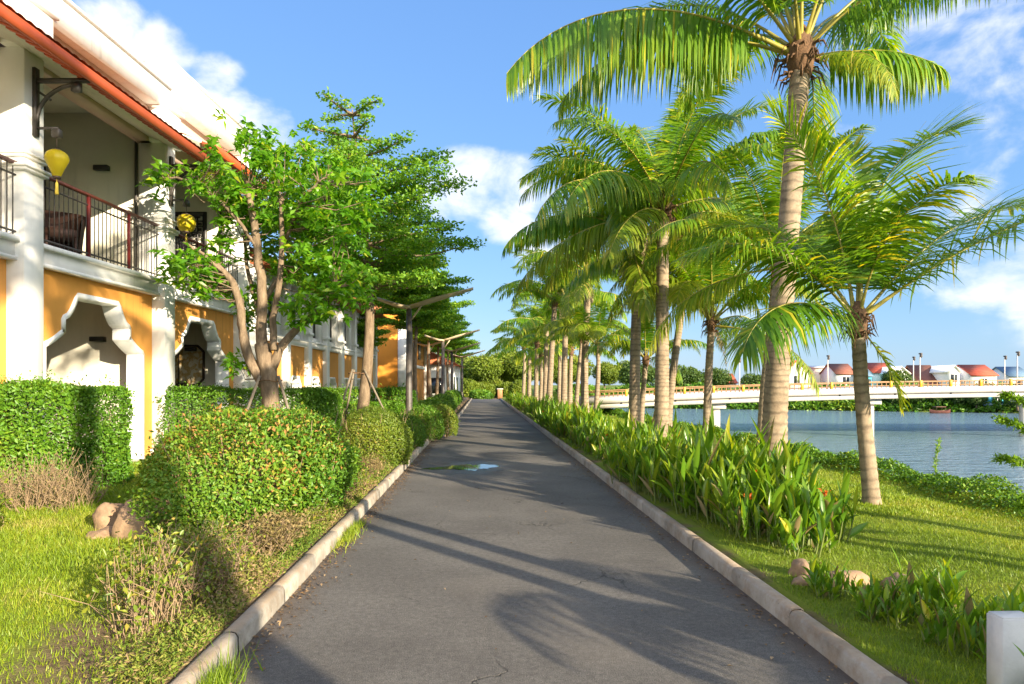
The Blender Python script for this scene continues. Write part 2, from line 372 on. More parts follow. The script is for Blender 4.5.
# ------------------------------------------------------------------ ground sheet
UL, UR = -1.45, 2.02                   # path edges (offsets from the path axis)
def sm(a, b, x): 
    t_ = np.clip((x-a)/(b-a), 0, 1); return t_*t_*(3-2*t_)
def ground_z(u, x, y):
    u = np.asarray(u, float); x = np.asarray(x, float); y = np.asarray(y, float)
    z = np.full(u.shape, 0.10)
    bump = 0.03*np.sin(1.7*x+.4)*np.sin(1.3*y+1) + 0.02*np.sin(3.9*x+y)*np.sin(2.9*y-.6*x)
    fade = sm(0.3, 1.2, np.maximum(UL-u, u-UR))*sm(60, 30, np.abs(y))
    z = z + bump*fade
    z = z + 0.12*sm(-2.0, -3.4, u)*sm(-6.5, -5.0, u)
    z = z - 0.10*sm(4.5, 6.6, u)
    z = np.where((u > UL-0.1) & (u < UR+0.1), -0.06, z)
    # river to the right
    land = z
    bank = sm(7.2, 9.4, u)
    far = y - (82 - 0.42*(x-19))
    river = bank*sm(3.0, -2.0, far)
    far_land = 0.7
    z = np.where(u > 7.2, land*(1-bank) + far_land*bank, land)
    return z*(1-river) - 2.4*river
us = sorted(set(np.round(np.concatenate([np.linspace(-14, -1.75, 42), [-1.56, -1.5499, 2.1199, 2.13], np.linspace(2.3, 11, 46), np.linspace(-1, 1.8, 5),
        -14-np.geomspace(1, 3000, 18), 11+np.geomspace(1, 3000, 36)]), 4)))
ys = sorted(set(np.round(np.concatenate([np.linspace(-20, 30, 128), np.linspace(30.8, 110, 90), 110+np.geomspace(1, 4000, 18), -20-np.geomspace(1, 400, 10)]), 4)))
U, Y = np.meshgrid(us, ys); X = U - SL*np.clip(Y, -30, 95)
Z = ground_z(U, X, Y)
nu, ny = len(us), len(ys)
idx = np.arange(nu*ny).reshape(ny, nu)
q = np.stack([idx[:-1, :-1], idx[:-1, 1:], idx[1:, 1:], idx[1:, :-1]], -1).reshape(-1, 4)
t = NT('lawn_ground'); co = t.obco()
gr = t.ramp(t.noise(1.1, 6, 0.65, co), [(0.3, (0.11, 0.165, 0.014)), (0.5, (0.17, 0.225, 0.018)), (0.62, (0.22, 0.245, 0.026)), (0.75, (0.30, 0.26, 0.08))])
gr = t.mix(t.math('MULTIPLY', t.noise(40, 3, 0.6, co), 0.6), gr, (0.09, 0.13, 0.015))
so = t.ramp(t.noise(12, 6, 0.7, co), [(0.3, (0.08, 0.055, 0.03)), (0.6, (0.19, 0.135, 0.075)), (0.8, (0.27, 0.2, 0.12))])
# planting beds beside both kerbs: bare soil
sx = t.new('ShaderNodeSeparateXYZ'); t.l.new(co, sx.inputs[0])
uu = t.math('ADD', sx.outputs[0], t.math('MULTIPLY', sx.outputs[1], SL))
uu = t.math('ADD', uu, t.math('MULTIPLY', t.math('SUBTRACT', t.noise(1.6, 5, 0.6, co), 0.5), 1.3))
bed = t.ramp(t.math('DIVIDE', t.math('ADD', uu, 10.0), 20.0), [(0.0, (0,)*3), (0.365, (0,)*3), (0.385, (1,)*3), (0.603, (1,)*3), (0.612, (0,)*3), (1.0, (0,)*3)])
col = t.mix(bed, gr, so)
t.bump(t.noise(60, 4, 0.6, co), 0.6, 0.03)
obj_ground = struct(obj('ground', MB().add(np.stack([X, Y, Z], -1).reshape(-1, 3), q), t.fin(col, 0.95, 0.2), smooth=True))

# ------------------------------------------------------------------ water
t = NT('river_water'); co = t.obco()
mp = t.new('ShaderNodeMapping'); mp.inputs['Scale'].default_value = (0.7, 1.6, 1); t.l.new(co, mp.inputs['Vector'])
h = t.math('ADD', t.noise(1.3, 5, 0.6, mp.outputs[0]), t.math('MULTIPLY', t.noise(5.5, 3, 0.6, mp.outputs[0]), 0.35))
t.bump(h, 1.0, 0.22)
water = t.fin((0.16, 0.25, 0.30), 0.10, 0.6)
g = MB()
xs = np.linspace(7.2, 400, 40); yy = np.linspace(-60, 260, 60)
gx, gy = np.meshgrid(xs, yy)
ix = np.arange(gx.size).reshape(gx.shape)
g.add(np.stack([gx - SL*np.clip(gy, -30, 95), gy, gx*0-1.2], -1).reshape(-1, 3), np.stack([ix[:-1, :-1], ix[:-1, 1:], ix[1:, 1:], ix[1:, :-1]], -1).reshape(-1, 4))
struct(obj('river_water', g, water))

# ------------------------------------------------------------------ path, kerbs, puddle
def leftu(y): return UL + 0.33*float(sm(22.6, 23.2, np.array(y)))
t = NT('worn_asphalt'); co = t.obco()
base = t.ramp(t.noise(0.55, 6, 0.6, co), [(0.3, (0.092, 0.084, 0.075)), (0.5, (0.126, 0.116, 0.103)), (0.72, (0.168, 0.155, 0.137))])
fine = t.ramp(t.noise(130, 3, 0.7, co), [(0.32, (0.5,)*3), (0.5, (1,)*3), (0.68, (1.6,)*3)])
col = t.mix(1.0, base, fine, 'MULTIPLY')
col = t.mix(1.0, col, t.ramp(t.noise(24, 4, 0.75, co), [(0.32, (0.72,)*3), (0.5, (1,)*3), (0.68, (1.28,)*3)]), 'MULTIPLY')
vor = t.new('ShaderNodeTexVoronoi'); vor.inputs['Scale'].default_value = 85; t.l.new(co, vor.inputs['Vector'])
sp = t.ramp(vor.outputs['Distance'], [(0.10, (1,)*3), (0.2, (0,)*3)])
col = t.mix(t.math('MULTIPLY', sp, 0.5), col, (0.36, 0.33, 0.29))
st = t.ramp(t.noise(0.9, 7, 0.75, co), [(0.52, (0,)*3), (0.70, (1,)*3)])
col = t.mix(t.math('MULTIPLY', st, 0.45), col, (0.07, 0.062, 0.056))
sx = t.new('ShaderNodeSeparateXYZ'); t.l.new(co, sx.inputs[0])
uu = t.math('ADD', sx.outputs[0], t.math('MULTIPLY', sx.outputs[1], SL))
uu = t.math('ADD', uu, t.math('MULTIPLY', t.math('SUBTRACT', t.noise(3, 5, 0.7, co), 0.5), 0.35))
edge = t.ramp(t.math('DIVIDE', t.math('ADD', uu, 2.0), 5.0), [(0.10, (1,)*3), (0.165, (0,)*3), (0.76, (0,)*3), (0.80, (1,)*3)])
col = t.mix(t.math('MULTIPLY', edge, 0.6), col, (0.13, 0.085, 0.05))
cr = t.new('ShaderNodeTexVoronoi'); cr.feature = 'DISTANCE_TO_EDGE'; cr.inputs['Scale'].default_value = 0.55
wv = t.new('ShaderNodeVectorMath', operation='ADD'); nz = t.new('ShaderNodeTexNoise'); nz.inputs['Scale'].default_value = 2.2; nz.inputs['Detail'].default_value = 6; t.l.new(co, nz.inputs['Vector'])
t.l.new(co, wv.inputs[0]); t.l.new(nz.outputs['Color'], wv.inputs[1]); t.l.new(wv.outputs[0], cr.inputs['Vector'])
crk = t.math('MULTIPLY', t.ramp(cr.outputs['Distance'], [(0.0, (1,)*3), (0.008, (0,)*3)]), t.ramp(t.noise(0.5, 3, 0.5, co), [(0.48, (0,)*3), (0.6, (1,)*3)]))
col = t.mix(t.math('MULTIPLY', crk, 0.7), col, (0.035, 0.031, 0.028))
pt = t.ramp(t.noise(0.33, 2, 0.4, co), [(0.56, (0,)*3), (0.60, (1,)*3)])
col = t.mix(t.math('MULTIPLY', pt, 0.22), col, (0.22, 0.19, 0.155))
PC = at(470, 467, 13.3)
dv = t.new('ShaderNodeVectorMath', operation='SUBTRACT'); t.l.new(co, dv.inputs[0]); dv.inputs[1].default_value = (PC[0], PC[1], 0)
dm_ = t.new('ShaderNodeVectorMath', operation='MULTIPLY'); t.l.new(dv.outputs[0], dm_.inputs[0]); dm_.inputs[1].default_value = (1.0, 0.62, 0)
dl = t.new('ShaderNodeVectorMath', operation='LENGTH'); t.l.new(dm_.outputs[0], dl.inputs[0])
wet = t.ramp(t.math('ADD', dl.outputs['Value'], t.math('MULTIPLY', t.math('SUBTRACT', t.noise(2.5, 5, 0.6, co), 0.5), 0.9)), [(0.55, (1,)*3), (0.95, (0,)*3)])
col = t.mix(t.math('MULTIPLY', wet, 0.7), col, (0.035, 0.031, 0.03))
t.bump(t.math('ADD', t.math('ADD', t.noise(110, 3, 0.7, co), t.math('MULTIPLY', sp, 0.5)), t.math('MULTIPLY', crk, -1.5)), 0.8, 0.010)
asphalt = t.fin(col, 0.82, 0.35)
t.l.new(t.math('SUBTRACT', 0.84, t.math('MULTIPLY', wet, 0.45)), t.b.inputs['Roughness'])
g = MB(); yl = np.concatenate([np.linspace(-12, 24, 73), np.linspace(25, 77, 40)])
v = []; 
for y in yl:
    a = leftu(y); 
    if 21.3 < y < 23.0: a = UL - 1.9
    v += [(ux(a + (UR+0.04-a)*k/6, y), y, 0.0) for k in range(7)]
q = [(i*7+k, i*7+k+1, i*7+8+k, i*7+7+k) for i in range(len(yl)-1) for k in range(6)]
struct(obj('path', g.add(v, q), asphalt))

t = NT('kerb_concrete'); co = t.obco()
col = t.ramp(t.noise(3.0, 6, 0.65, co), [(0.3, (0.21, 0.18, 0.14)), (0.5, (0.36, 0.325, 0.27)), (0.7, (0.46, 0.425, 0.37))])
col = t.mix(t.math('MULTIPLY', t.ramp(t.noise(1.2, 7, 0.75, co), [(0.5, (0,)*3), (0.62, (1,)*3)]), 0.6), col, (0.24, 0.155, 0.085))
col = t.mix(t.math('MULTIPLY', t.ramp(t.noise(9, 5, 0.75, co), [(0.60, (0,)*3), (0.68, (1,)*3)]), 0.5), col, (0.09, 0.075, 0.06))
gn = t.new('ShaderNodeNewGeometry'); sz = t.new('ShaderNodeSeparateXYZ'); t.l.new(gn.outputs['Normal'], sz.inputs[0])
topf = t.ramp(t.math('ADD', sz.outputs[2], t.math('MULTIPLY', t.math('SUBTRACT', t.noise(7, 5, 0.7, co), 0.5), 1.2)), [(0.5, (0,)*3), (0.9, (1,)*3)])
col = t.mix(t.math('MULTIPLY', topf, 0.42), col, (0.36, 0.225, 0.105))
t.bump(t.noise(28, 6, 0.7, co), 0.5, 0.012)
kerbm = t.fin(col, 0.9)
def kerb(name, pts, side, h=0.125, wd=0.115):
    """kerb blocks butted along a polyline on the path edge; side = -1 left of it, +1 right"""
    g = MB(); P = [np.array(p) for p in pts]
    for a, b in zip(P[:-1], P[1:]):
        L = np.linalg.norm(b-a); d = (b-a)/L; n = np.array([d[1], -d[0]])*side
        k = max(1, round(L/1.0))
        for i in range(k):
            s0, s1 = L*i/k+0.0015, L*(i+1)/k-0.0015
            j = rng.normal(0, 0.0025); hz = h + rng.normal(0, 0.002)
            ring = []
            for s, ins in ((s0, 1), (s0+0.012, 0), ((s0+s1)/2, 0), (s1-0.012, 0), (s1, 1)):
                e = 0.004*ins; hb = hz - 0.005*ins
                for o, z in ((0.0+j+e, -0.08), (0.008+j+e, hb-0.028), (0.022+j+e, hb-0.006), (0.045+j+e, hb), (wd-0.03+j-e, hb), (wd-0.008+j-e, hb-0.012), (wd+j-e, hb-0.035), (wd+j-e, -0.08)):
                    p = a + d*s + n*o; ring.append((p[0], p[1], z))
            q = [(r_*8+c, r_*8+c+1, r_*8+9+c, r_*8+8+c) for r_ in range(4) for c in range(7)]
            tt = [(0, c, c+1) for c in range(1, 7)] + [(32, 32+c+1, 32+c) for c in range(1, 7)]
            g.add(ring, q, tt)
    return struct(obj(name, g, kerbm, smooth=False))
kl = [(ux(UL, y), y) for y in np.linspace(-10, 21.0, 12)]
kerb('kerb', kl, -1)
kerb('kerb', [(ux(UL, 21.16), 21.16), (ux(UL-1.9, 21.45), 21.45)], -1)
kerb('kerb', [(ux(UL-1.9, 22.95), 22.95), (ux(leftu(25), 23.1), 23.1)], -1)
kerb('kerb', [(ux(leftu(25), y), y) for y in np.linspace(23.28, 77, 12)], -1)
kerb('kerb', [(ux(UR, y), y) for y in np.linspace(-10, 77, 22)], 1)

t = NT('puddle_water'); pud = t.fin((0.03, 0.04, 0.05), 0.03, 0.7)
g = MB(); n = 60; c = at(474, 467, 13.3)
v = [(c[0], c[1], 0.004)]
for i in range(n):
    a = 2*math.pi*i/n
    r_ = 0.36*(1+0.25*math.sin(2*a+1)+0.20*math.sin(3*a+.5)+0.12*math.sin(7*a)+.07*math.sin(13*a+2)+.05*math.sin(19*a)) + 0.75*math.exp(-((a-math.pi*1.06)/0.22)**2)
    v.append((c[0]+r_*0.95*math.cos(a)-0.1*r_*math.sin(a), c[1]+r_*1.5*math.sin(a), 0.004))
g.add(v, None, [(0, 1+i, 1+(i+1) % n) for i in range(n)])
o = obj('puddle', g, pud); struct(o)

# ------------------------------------------------------------------ grass blades and litter
def scatter(n, x0, x1, y0, y1, fall=0.0, ok=None):
    x = rng.uniform(x0, x1, n); y = y0 + (y1-y0)*rng.uniform(0, 1, n)**(1+fall)
    u = x + SL*y
    k = np.ones(n, bool) if ok is None else ok(u, x, y)
    x, y, u = x[k], y[k], u[k]
    return x, y, ground_z(u, x, y), u
def blades(g, x, y, z, h, w_):
    n = len(x); a = rng.uniform(0, 6.28, n); lean = rng.normal(0, 0.35, (n, 2))
    H = h*rng.uniform(0.5, 1.25, n)*np.where(rng.uniform(0, 1, n) < 0.03, 1.9, 1.0)
    p = np.stack([x, y, z-0.004], -1); wv = np.stack([np.cos(a), np.sin(a), a*0], -1)*(w_*rng.uniform(0.7, 1.3, n))[:, None]
    tip = p + np.stack([lean[:, 0]*H, lean[:, 1]*H, H], -1)
    v = np.stack([p-wv, p+wv, tip], 1).reshape(-1, 3)
    r_ = np.clip(0.50 + 0.30*lump(p*1.5) + 0.14*lump(p*6) + rng.normal(0, 0.17, n), 0, 1)
    g.add(v, None, np.arange(3*n).reshape(-1, 3), rnd=np.repeat(r_, 3))
lawn_ok_r = lambda u, x, y: (u > 2.15) & (u < 7.4) & (u > 2.15)
lawn_ok_l = lambda u, x, y: (u < -1.75) & ((u < -2.6) | (rng.uniform(0, 1, len(u)) < 0.30)) & (x > -7.3)
g = MB()
for n, x0, x1, y0, y1, h, w_ in ((110000, 2.0, 7.5, 3.4, 8, 0.030, 0.0032), (70000, 2, 7.6, 8, 16, 0.034, 0.007), (24000, 1, 7.4, 16, 34, 0.05, 0.02)):
    x, y, z, u = scatter(n, x0, x1, y0, y1, 0.3, lawn_ok_r); blades(g, x, y, z, h, w_)
for n, x0, x1, y0, y1, h, w_ in ((110000, -6.5, -1.6, 3.2, 8, 0.040, 0.0038), (30000, -7.3, -2, 8, 14, 0.05, 0.009)):
    x, y, z, u = scatter(n, x0, x1, y0, y1, 0.3, lawn_ok_l); blades(g, x, y, z, h, w_)
# tufts in the gap between left kerb and path
for ty, n, s in ((3.55, 420, 0.16), (7.15, 420, 0.3), (7.5, 200, 0.2)):
    y = rng.normal(ty, s, n); x = np.array([ux(UL, b) for b in y]) + np.abs(rng.normal(0, 0.06, n)) + 0.01
    blades(g, x, y, y*0, 0.13 if ty < 5 else 0.09, 0.004)
gobj = obj('grass', g, M['grass']); gobj['kind'] = 'stuff'; gobj['label'] = 'short sunlit lawn grass either side of the path'
g = MB()
n = 1700
y = rng.uniform(3, 18, n)**1.0; side = rng.uniform(0, 1, n) < 0.72
x = np.where(side, UL + np.abs(rng.normal(0, 0.10, n)) + 0.02, UR - np.abs(rng.normal(0, 0.09, n)) - 0.02) - SL*y
far_ = rng.uniform(0, 1, n) < 0.05
x = np.where(far_, rng.uniform(-1.3, 1.9, n) - SL*y, x)
d = unit(n); d[:, 2] = np.abs(d[:, 2])*0.15
g.leaves(np.stack([x, y, np.full(n, 0.010)], -1), d, np.tile([0, 0, 1.0], (n, 1)) + unit(n)*0.25, rng.uniform(0.015, 0.05, n), rng.uniform(0.01, 0.022, n), rng.uniform(0, 1, n))
o = obj('leaf_litter', g, m_leaf('dead_leaf', [(0, (0.10, 0.055, 0.025)), (0.6, (0.24, 0.14, 0.06)), (1, (0.42, 0.30, 0.17))], 0.1, 0.8)); o['kind'] = 'stuff'; o['label'] = 'dead leaves and crumbs along the kerbs'

g = MB(); n = 34000
y = 3.3 + 18*rng.uniform(0, 1, n)**1.3; u = -1.575 - np.abs(rng.normal(0, 1, n))*np.interp(y, [3, 5.5, 8], [0.14, 0.2, 0.30]); x = u - SL*y
u2 = -1.63 - (u+1.60)*-1.0
hh = (0.05 + 0.10*np.clip((-u-1.6)/0.5, 0, 1))*(1 + 0.8*lump(np.stack([x, y, y*0], -1)*3))
P = np.stack([x, y, 0.105 + np.clip(hh, 0.02, .25)*rng.uniform(0, 1, n)], -1)
d = unit(n); d[:, 2] = np.abs(d[:, 2])*0.8
sz = np.interp(y, [3, 20], [0.026, 0.055])
g.leaves(P, d, unit(n)+np.array([0, 0, .7]), sz*rng.uniform(.6, 1.6, n), sz*.38*rng.uniform(.5, 1.4, n), np.clip(.5+.35*lump(P*2.1)+rng.normal(0, .22, n), 0, 1))
o = obj('dry_groundcover', g, m_leaf('dry_groundcover_leaf', [(0.0, (0.07, 0.14, 0.015)), (0.45, (0.15, 0.23, 0.02)), (0.72, (0.24, 0.24, 0.04)), (0.86, (0.28, 0.20, 0.09)), (1.0, (0.36, 0.25, 0.13))], 0.2, 0.7)); o['kind'] = 'stuff'; o['label'] = 'dry yellowing groundcover along the left kerb'
# ------------------------------------------------------------------ arcaded building on the left
BZ = -0.0117
b1 = thing('arcade_building', 'white two storey building with ochre arched bays, balconies and red eaves beside the trees', 'building', (-7.6, 0, 0), BZ)
def arch_w(z, s=1.0):
    """half width of the stepped arch at height z (scaled)"""
    z = z/s
    if z < 2.22: w_ = 1.40
    elif z < 2.48: tt = (z-2.22)/0.26; w_ = 1.40 - 0.47*tt**0.8
    elif z < 2.70: w_ = 0.93
    else: tt = min(1, (z-2.70)/0.41); w_ = 0.93 - 0.35*tt**0.55
    return w_*s
ZS = [0.0, 2.219] + list(np.linspace(2.2201, 2.4799, 7)) + [2.4801, 2.6999] + list(np.linspace(2.7001, 3.11, 10))
def arch_bay(parent, y0, y1, ztop, th=0.28, s=1.0, x=0.0, mat=None, zb=0.12):
    yc = (y0+y1)/2; g = MB(); tr = MB(); zs = [max(zb, z*s) for z in ZS]; ws = [arch_w(z*s, s) for z in ZS]
    for (z0, w0), (z1, w1) in zip(zip(zs[:-1], ws[:-1]), zip(zs[1:], ws[1:])):
        for sg, ye in ((-1, y0), (1, y1)):
            for xx in (x, x-th):
                g.add([(xx, ye, z0), (xx, yc+sg*w0, z0), (xx, yc+sg*w1, z1), (xx, ye, z1)], [(0, 1, 2, 3)])
    zt = zs[-1]
    for xx in (x, x-th): g.add([(xx, y0, zt), (xx, y1, zt), (xx, y1, ztop), (xx, y0, ztop)], [(0, 1, 2, 3)])
    obj('wall_panel', g, mat or M['ochre'], parent)
    # white moulded band round the opening, running through as its reveal
    path = [(yc-w_, z) for w_, z in zip(ws, zs)] + [(yc+w_, z) for w_, z in zip(ws[::-1], zs[::-1])]
    P = np.array(path); 
    T = np.gradient(P, axis=0); T /= np.linalg.norm(T, axis=1)[:, None]+1e-9
    N = np.stack([-T[:, 1], T[:, 0]], -1)                       # outward
    out = P + N*0.075*s; inn = P - N*0.012
    n = len(P); xf = x+0.022
    v = []
    for A, xx in ((out, x-0.002), (out, xf), (inn, xf), (inn, x-th-0.02)): v += [(xx, a, b) for a, b in A]
    q = [(k*n+i, k*n+i+1, (k+1)*n+i+1, (k+1)*n+i) for k in range(3) for i in range(n-1)]
    obj('arch_trim', tr.add(v, q), M['white'], parent)

cols = [2.1, 6.1, 10.1, 14.1, 18.1]
CW, CP = 0.42, 0.27                    # column width along the wall, projection
for c in cols:
    g = MB()
    g.bbox(-0.28, CP, c, c+CW, 0.0, 6.62, 0.012)
    g.bbox(-0.30, CP+0.06, c-0.06, c+CW+0.06, 0.0, 0.30, 0.02)
    for z, d, h in ((4.78, 0.05, 0.05), (4.83, 0.075, 0.05), (4.98, 0.035, 0.045), (5.025, 0.06, 0.04)):
        g.bbox(-0.25, CP+d, c-d, c+CW+d, z, z+h, 0.012)
    obj('column', g, M['white'], b1)
for c0 in cols[:-1]: arch_bay(b1, c0+CW-0.003, c0+4.0+0.003, 3.50)
# plinth, floors, ceiling, balcony ledge
obj('plinth', MB().bbox(-5.0, 0.16, -3, 18.7, -0.1, 0.115, 0.02), M['floor'], b1)
g = MB(); g.box(-5, -0.005, -3, 18.5, 3.502, 3.74)
obj('floor_slab', g, M['cream'], b1)
g = MB()
for a in cols[:-1]:
    y0, y1 = a+CW-0.002, a+4.002
    g.box(0.0, 0.13, y0, y1, 3.50, 3.72); g.box(0.0, 0.165, y0, y1, 3.45, 3.502); g.bbox(-0.3, 0.22, y0, y1, 3.72, 3.80, 0.015)
obj('balcony_ledge', g, M['white'], b1)
obj('ceiling', MB().box(-5, -0.3, -3, 18.5, 7.25, 7.35), M['cream'], b1)
obj('back_wall', MB().box(-5.2, -5.0, -3, 18.5, 0.1, 7.3), M['cream'], b1)
for i, c in enumerate(cols):
    if c < 9: continue
    g = MB(); g.box(-4.99, -0.30, c+0.06, c+0.30, 0.116, 3.50)
    g.box(-4.99, -0.30, c+0.06, c+0.30, 3.742, 7.249)
    wl = obj('partition_wall', g, M['cream'], b1)
    obj('wall_lamp', MB().bbox(-1.28, -0.98, c-0.06, c+0.06, 2.50, 2.60, 0.01), M['dark'], wl)
    obj('wall_lamp', MB().bbox(-1.20, -0.90, c-0.06, c+0.06, 6.04, 6.14, 0.01), M['dark'], wl)
    obj('drain_pipe', MB().tube([(-0.33, c+0.0, 3.8), (-0.33, c+0.0, 7.0)], 0.03, 8), M['metal_dark'], b1)
# dark timber door at the back of the near arcade bay and rooms above
for c in cols[1:3]:
    d = obj('door', MB().bbox(-4.99, -4.9, c+1.2, c+2.6, 0.12, 2.4, 0.01), M['lintel'], b1)
    obj('door', MB().bbox(-2.30, -2.20, c+3.2, c+4.0, 0.12, 2.7, 0.01), M['lintel'], b1)
    obj('door', MB().bbox(-2.30, -2.20, c+3.2, c+4.0, 3.75, 6.3, 0.01), M['lintel'], b1)
# railings
for c in cols[:-1]:
    y0, y1 = c+CW, c+4.0
    rl = obj('railing', MB().box(0.10, 0.17, y0, y1+0.05, 4.86, 4.905), M['rail'], b1)
    g = MB(); g.box(0.12, 0.15, y0, y1, 3.86, 3.885); g.box(0.12, 0.15, y0, y1, 4.70, 4.72)
    for y in np.arange(y0+0.08, y1, 0.115): g.box(0.129, 0.141, y-0.006, y+0.006, 3.80, 4.86)
    obj('balusters', g, M['metal_dark'], rl)
    for k in (0.36, 0.70): obj('railing_post', MB().bbox(0.115, 0.165, y0+(y1-y0)*k-0.025, y0+(y1-y0)*k+0.025, 3.80, 4.859, 0.005), M['redpost'], rl)
# lattice window on the second partition
g = MB(); yy = 18.1-0.02
for k in range(9): g.box(-2.0+0.15*k, -1.97+0.15*k, yy-0.03, yy, 4.9, 6.1); g.box(-2.0, -0.77, yy-0.032, yy-0.004, 4.9+0.146*k, 4.93+0.146*k)
for a in range(8):
    for b in range(8):
        if (a*3+b*5) % 4: g.box(-1.96+0.15*a, -1.88+0.15*a, yy-0.025, yy-0.006, 4.95+0.146*b, 5.02+0.146*b)
for r_ in ((-2.08, -1.99, 4.82, 6.18), (-0.78, -0.69, 4.82, 6.18)): g.box(r_[0], r_[1], yy-0.05, yy, r_[2], r_[3])
g.box(-2.08, -0.69, yy-0.048, yy, 4.82, 4.91); g.box(-2.08, -0.69, yy-0.048, yy, 6.09, 6.18)
obj('lattice_window', g, M['dark'], b1)

def eave(y0, y1, zl, xl=1.14, hip=False):
    """tiled lean-to eave: tile sheet, soffit boards, fascia"""
    xw, zw = -0.02, zl+0.42
    n = int((y1-y0)/0.045); ys_ = np.linspace(y0, y1, n+1); xs_ = np.linspace(0, 1, 7)
    v = []
    for i, y in enumerate(ys_):
        for s in xs_:
            xh = xl+0.05
            yy_ = y + (0.5*(1-s) if (hip and i < 0.6/0.045) else 0)
            v.append((xh+(xw-xh)*s, yy_, zl+0.045+(zw-zl)*s + 0.022*abs(math.sin(math.pi*(y-y0)/0.18)) - 0.012*((s*6) % 2)))
    q = [(i*7+k, i*7+k+1, i*7+8+k, i*7+7+k) for i in range(n) for k in range(6)]
    e = obj('eave', MB().add(v, q), M['tile'], b1)
    xm, zm = xl-0.30, zl+0.11
    obj('soffit', MB().prism([(xm-0.002, zm-0.04), (xw, zw-0.03), (xw, zw), (xm-0.002, zm)], y0+0.01, y1-0.01, 'y'), M['cream'], e)
    g = MB(); g.prism([(xl-0.02, zl-0.09), (xm, zm-0.09), (xm, zm-0.005), (xl-0.02, zl+0.005)], y0+0.01, y1-0.01, 'y')
    for y in np.arange(y0+0.1, y1, 0.18): g.prism([(xl-0.02, zl-0.115), (xm, zm-0.115), (xm, zm-0.091), (xl-0.02, zl-0.091)], y, y+0.09, 'y')
    obj('eave_underside', g, M['fascia'], e)
    obj('fascia', MB().bbox(xl-0.018, xl+0.03, y0, y1, zl-0.13, zl+0.035, 0.006), M['fascia'], e)
eave(-3, 14.25, 6.30); eave(14.45, 18.6, 6.66, 1.16, True)
for y0, y1, zb, zt in ((-3, 14.3, 6.70, 7.86), (14.3, 18.4, 7.0, 8.45)):
    p = obj('parapet', MB().box(-0.30, 0.0, y0, y1, 6.60, zb+0.62), M['pink'], b1)
    g = MB(); g.bbox(-0.34, 0.27, y0-0.002, y1+0.002, zb+0.62, zt-0.08, 0.01); g.bbox(-0.38, 0.31, y0-0.03, y1+0.03, zt-0.08, zt, 0.02)
    obj('cornice', g, M['white'], p)
    for c in cols:
        if y0 <= c <= y1:
            g = MB(); g.bbox(-0.2, 0.34, c-0.12, c+CW+0.12, zb-0.10, zb+0.60, 0.015); g.bbox(-0.2, 0.40, c-0.18, c+CW+0.18, zb+0.601, zb+0.70, 0.02)
            obj('parapet_pedestal', g, M['white'], p)
# iron eave brackets and lantern arms
for c in cols:
    y = c+CW/2; g = MB()
    g.box(CP, CP+0.045, y-0.05, y+0.05, 5.35, 6.38)
    g.box(CP, 1.10, y-0.03, y+0.03, 6.16, 6.22)
    g.tube([(CP+0.03+0.62*(1-math.cos(a)), y, 5.55+0.58*math.sin(a)) for a in np.linspace(0, math.pi/2, 9)], 0.03, 6)
    g.tube([(CP+0.03, y, 6.05), (CP+0.25, y, 5.90)], 0.02, 6)
    g.box(0.85, 0.97, y-0.045, y+0.045, 6.02, 6.16)
    br = obj('eave_bracket', g, M['metal_dark'], b1)
    g = MB(); g.box(CP, CP+0.36, y-0.018, y+0.018, 5.46, 5.49); g.bbox(CP+0.28, CP+0.40, y-0.05, y+0.05, 5.34, 5.459, 0.008)
    obj('lantern_arm', g, M['metal_dark'], br)
# pale decorated screen in the second arch
def bw(lx, ly, z): return (-7.6 + lx*math.cos(BZ) - ly*math.sin(BZ), lx*math.sin(BZ)+ly*math.cos(BZ), z)
scr = thing('wall_picture', 'dark framed cut-corner picture of golden clouds inside the second arch', 'picture', bw(-1.45, 18.13, 2.12), BZ)
oc = [(-0.66, -0.36), (-0.50, -0.52), (0.50, -0.52), (0.66, -0.36), (0.66, 0.36), (0.50, 0.52), (-0.50, 0.52), (-0.66, 0.36)]
t = NT('gilded_panel'); co = t.obco()
c_ = t.ramp(t.noise(2.6, 5, 0.55, co), [(0.42, (0.60, 0.53, 0.38)), (0.5, (0.45, 0.27, 0.07)), (0.56, (0.62, 0.56, 0.42)), (0.66, (0.42, 0.25, 0.06)), (0.72, (0.6, 0.55, 0.42))])
obj('picture_panel', MB().prism(oc, -0.03, -0.012, 'y'), t.fin(c_, 0.6), scr)
g = MB()
for k in range(8):
    a, b = oc[k], oc[(k+1) % 8]; g.tube([(a[0], -0.035, a[1]), (b[0], -0.035, b[1])], 0.032, 6)
g.box(-0.012, 0.012, -0.046, -0.031, -0.52, 0.52)
obj('picture_frame', g, M['lintel'], scr)

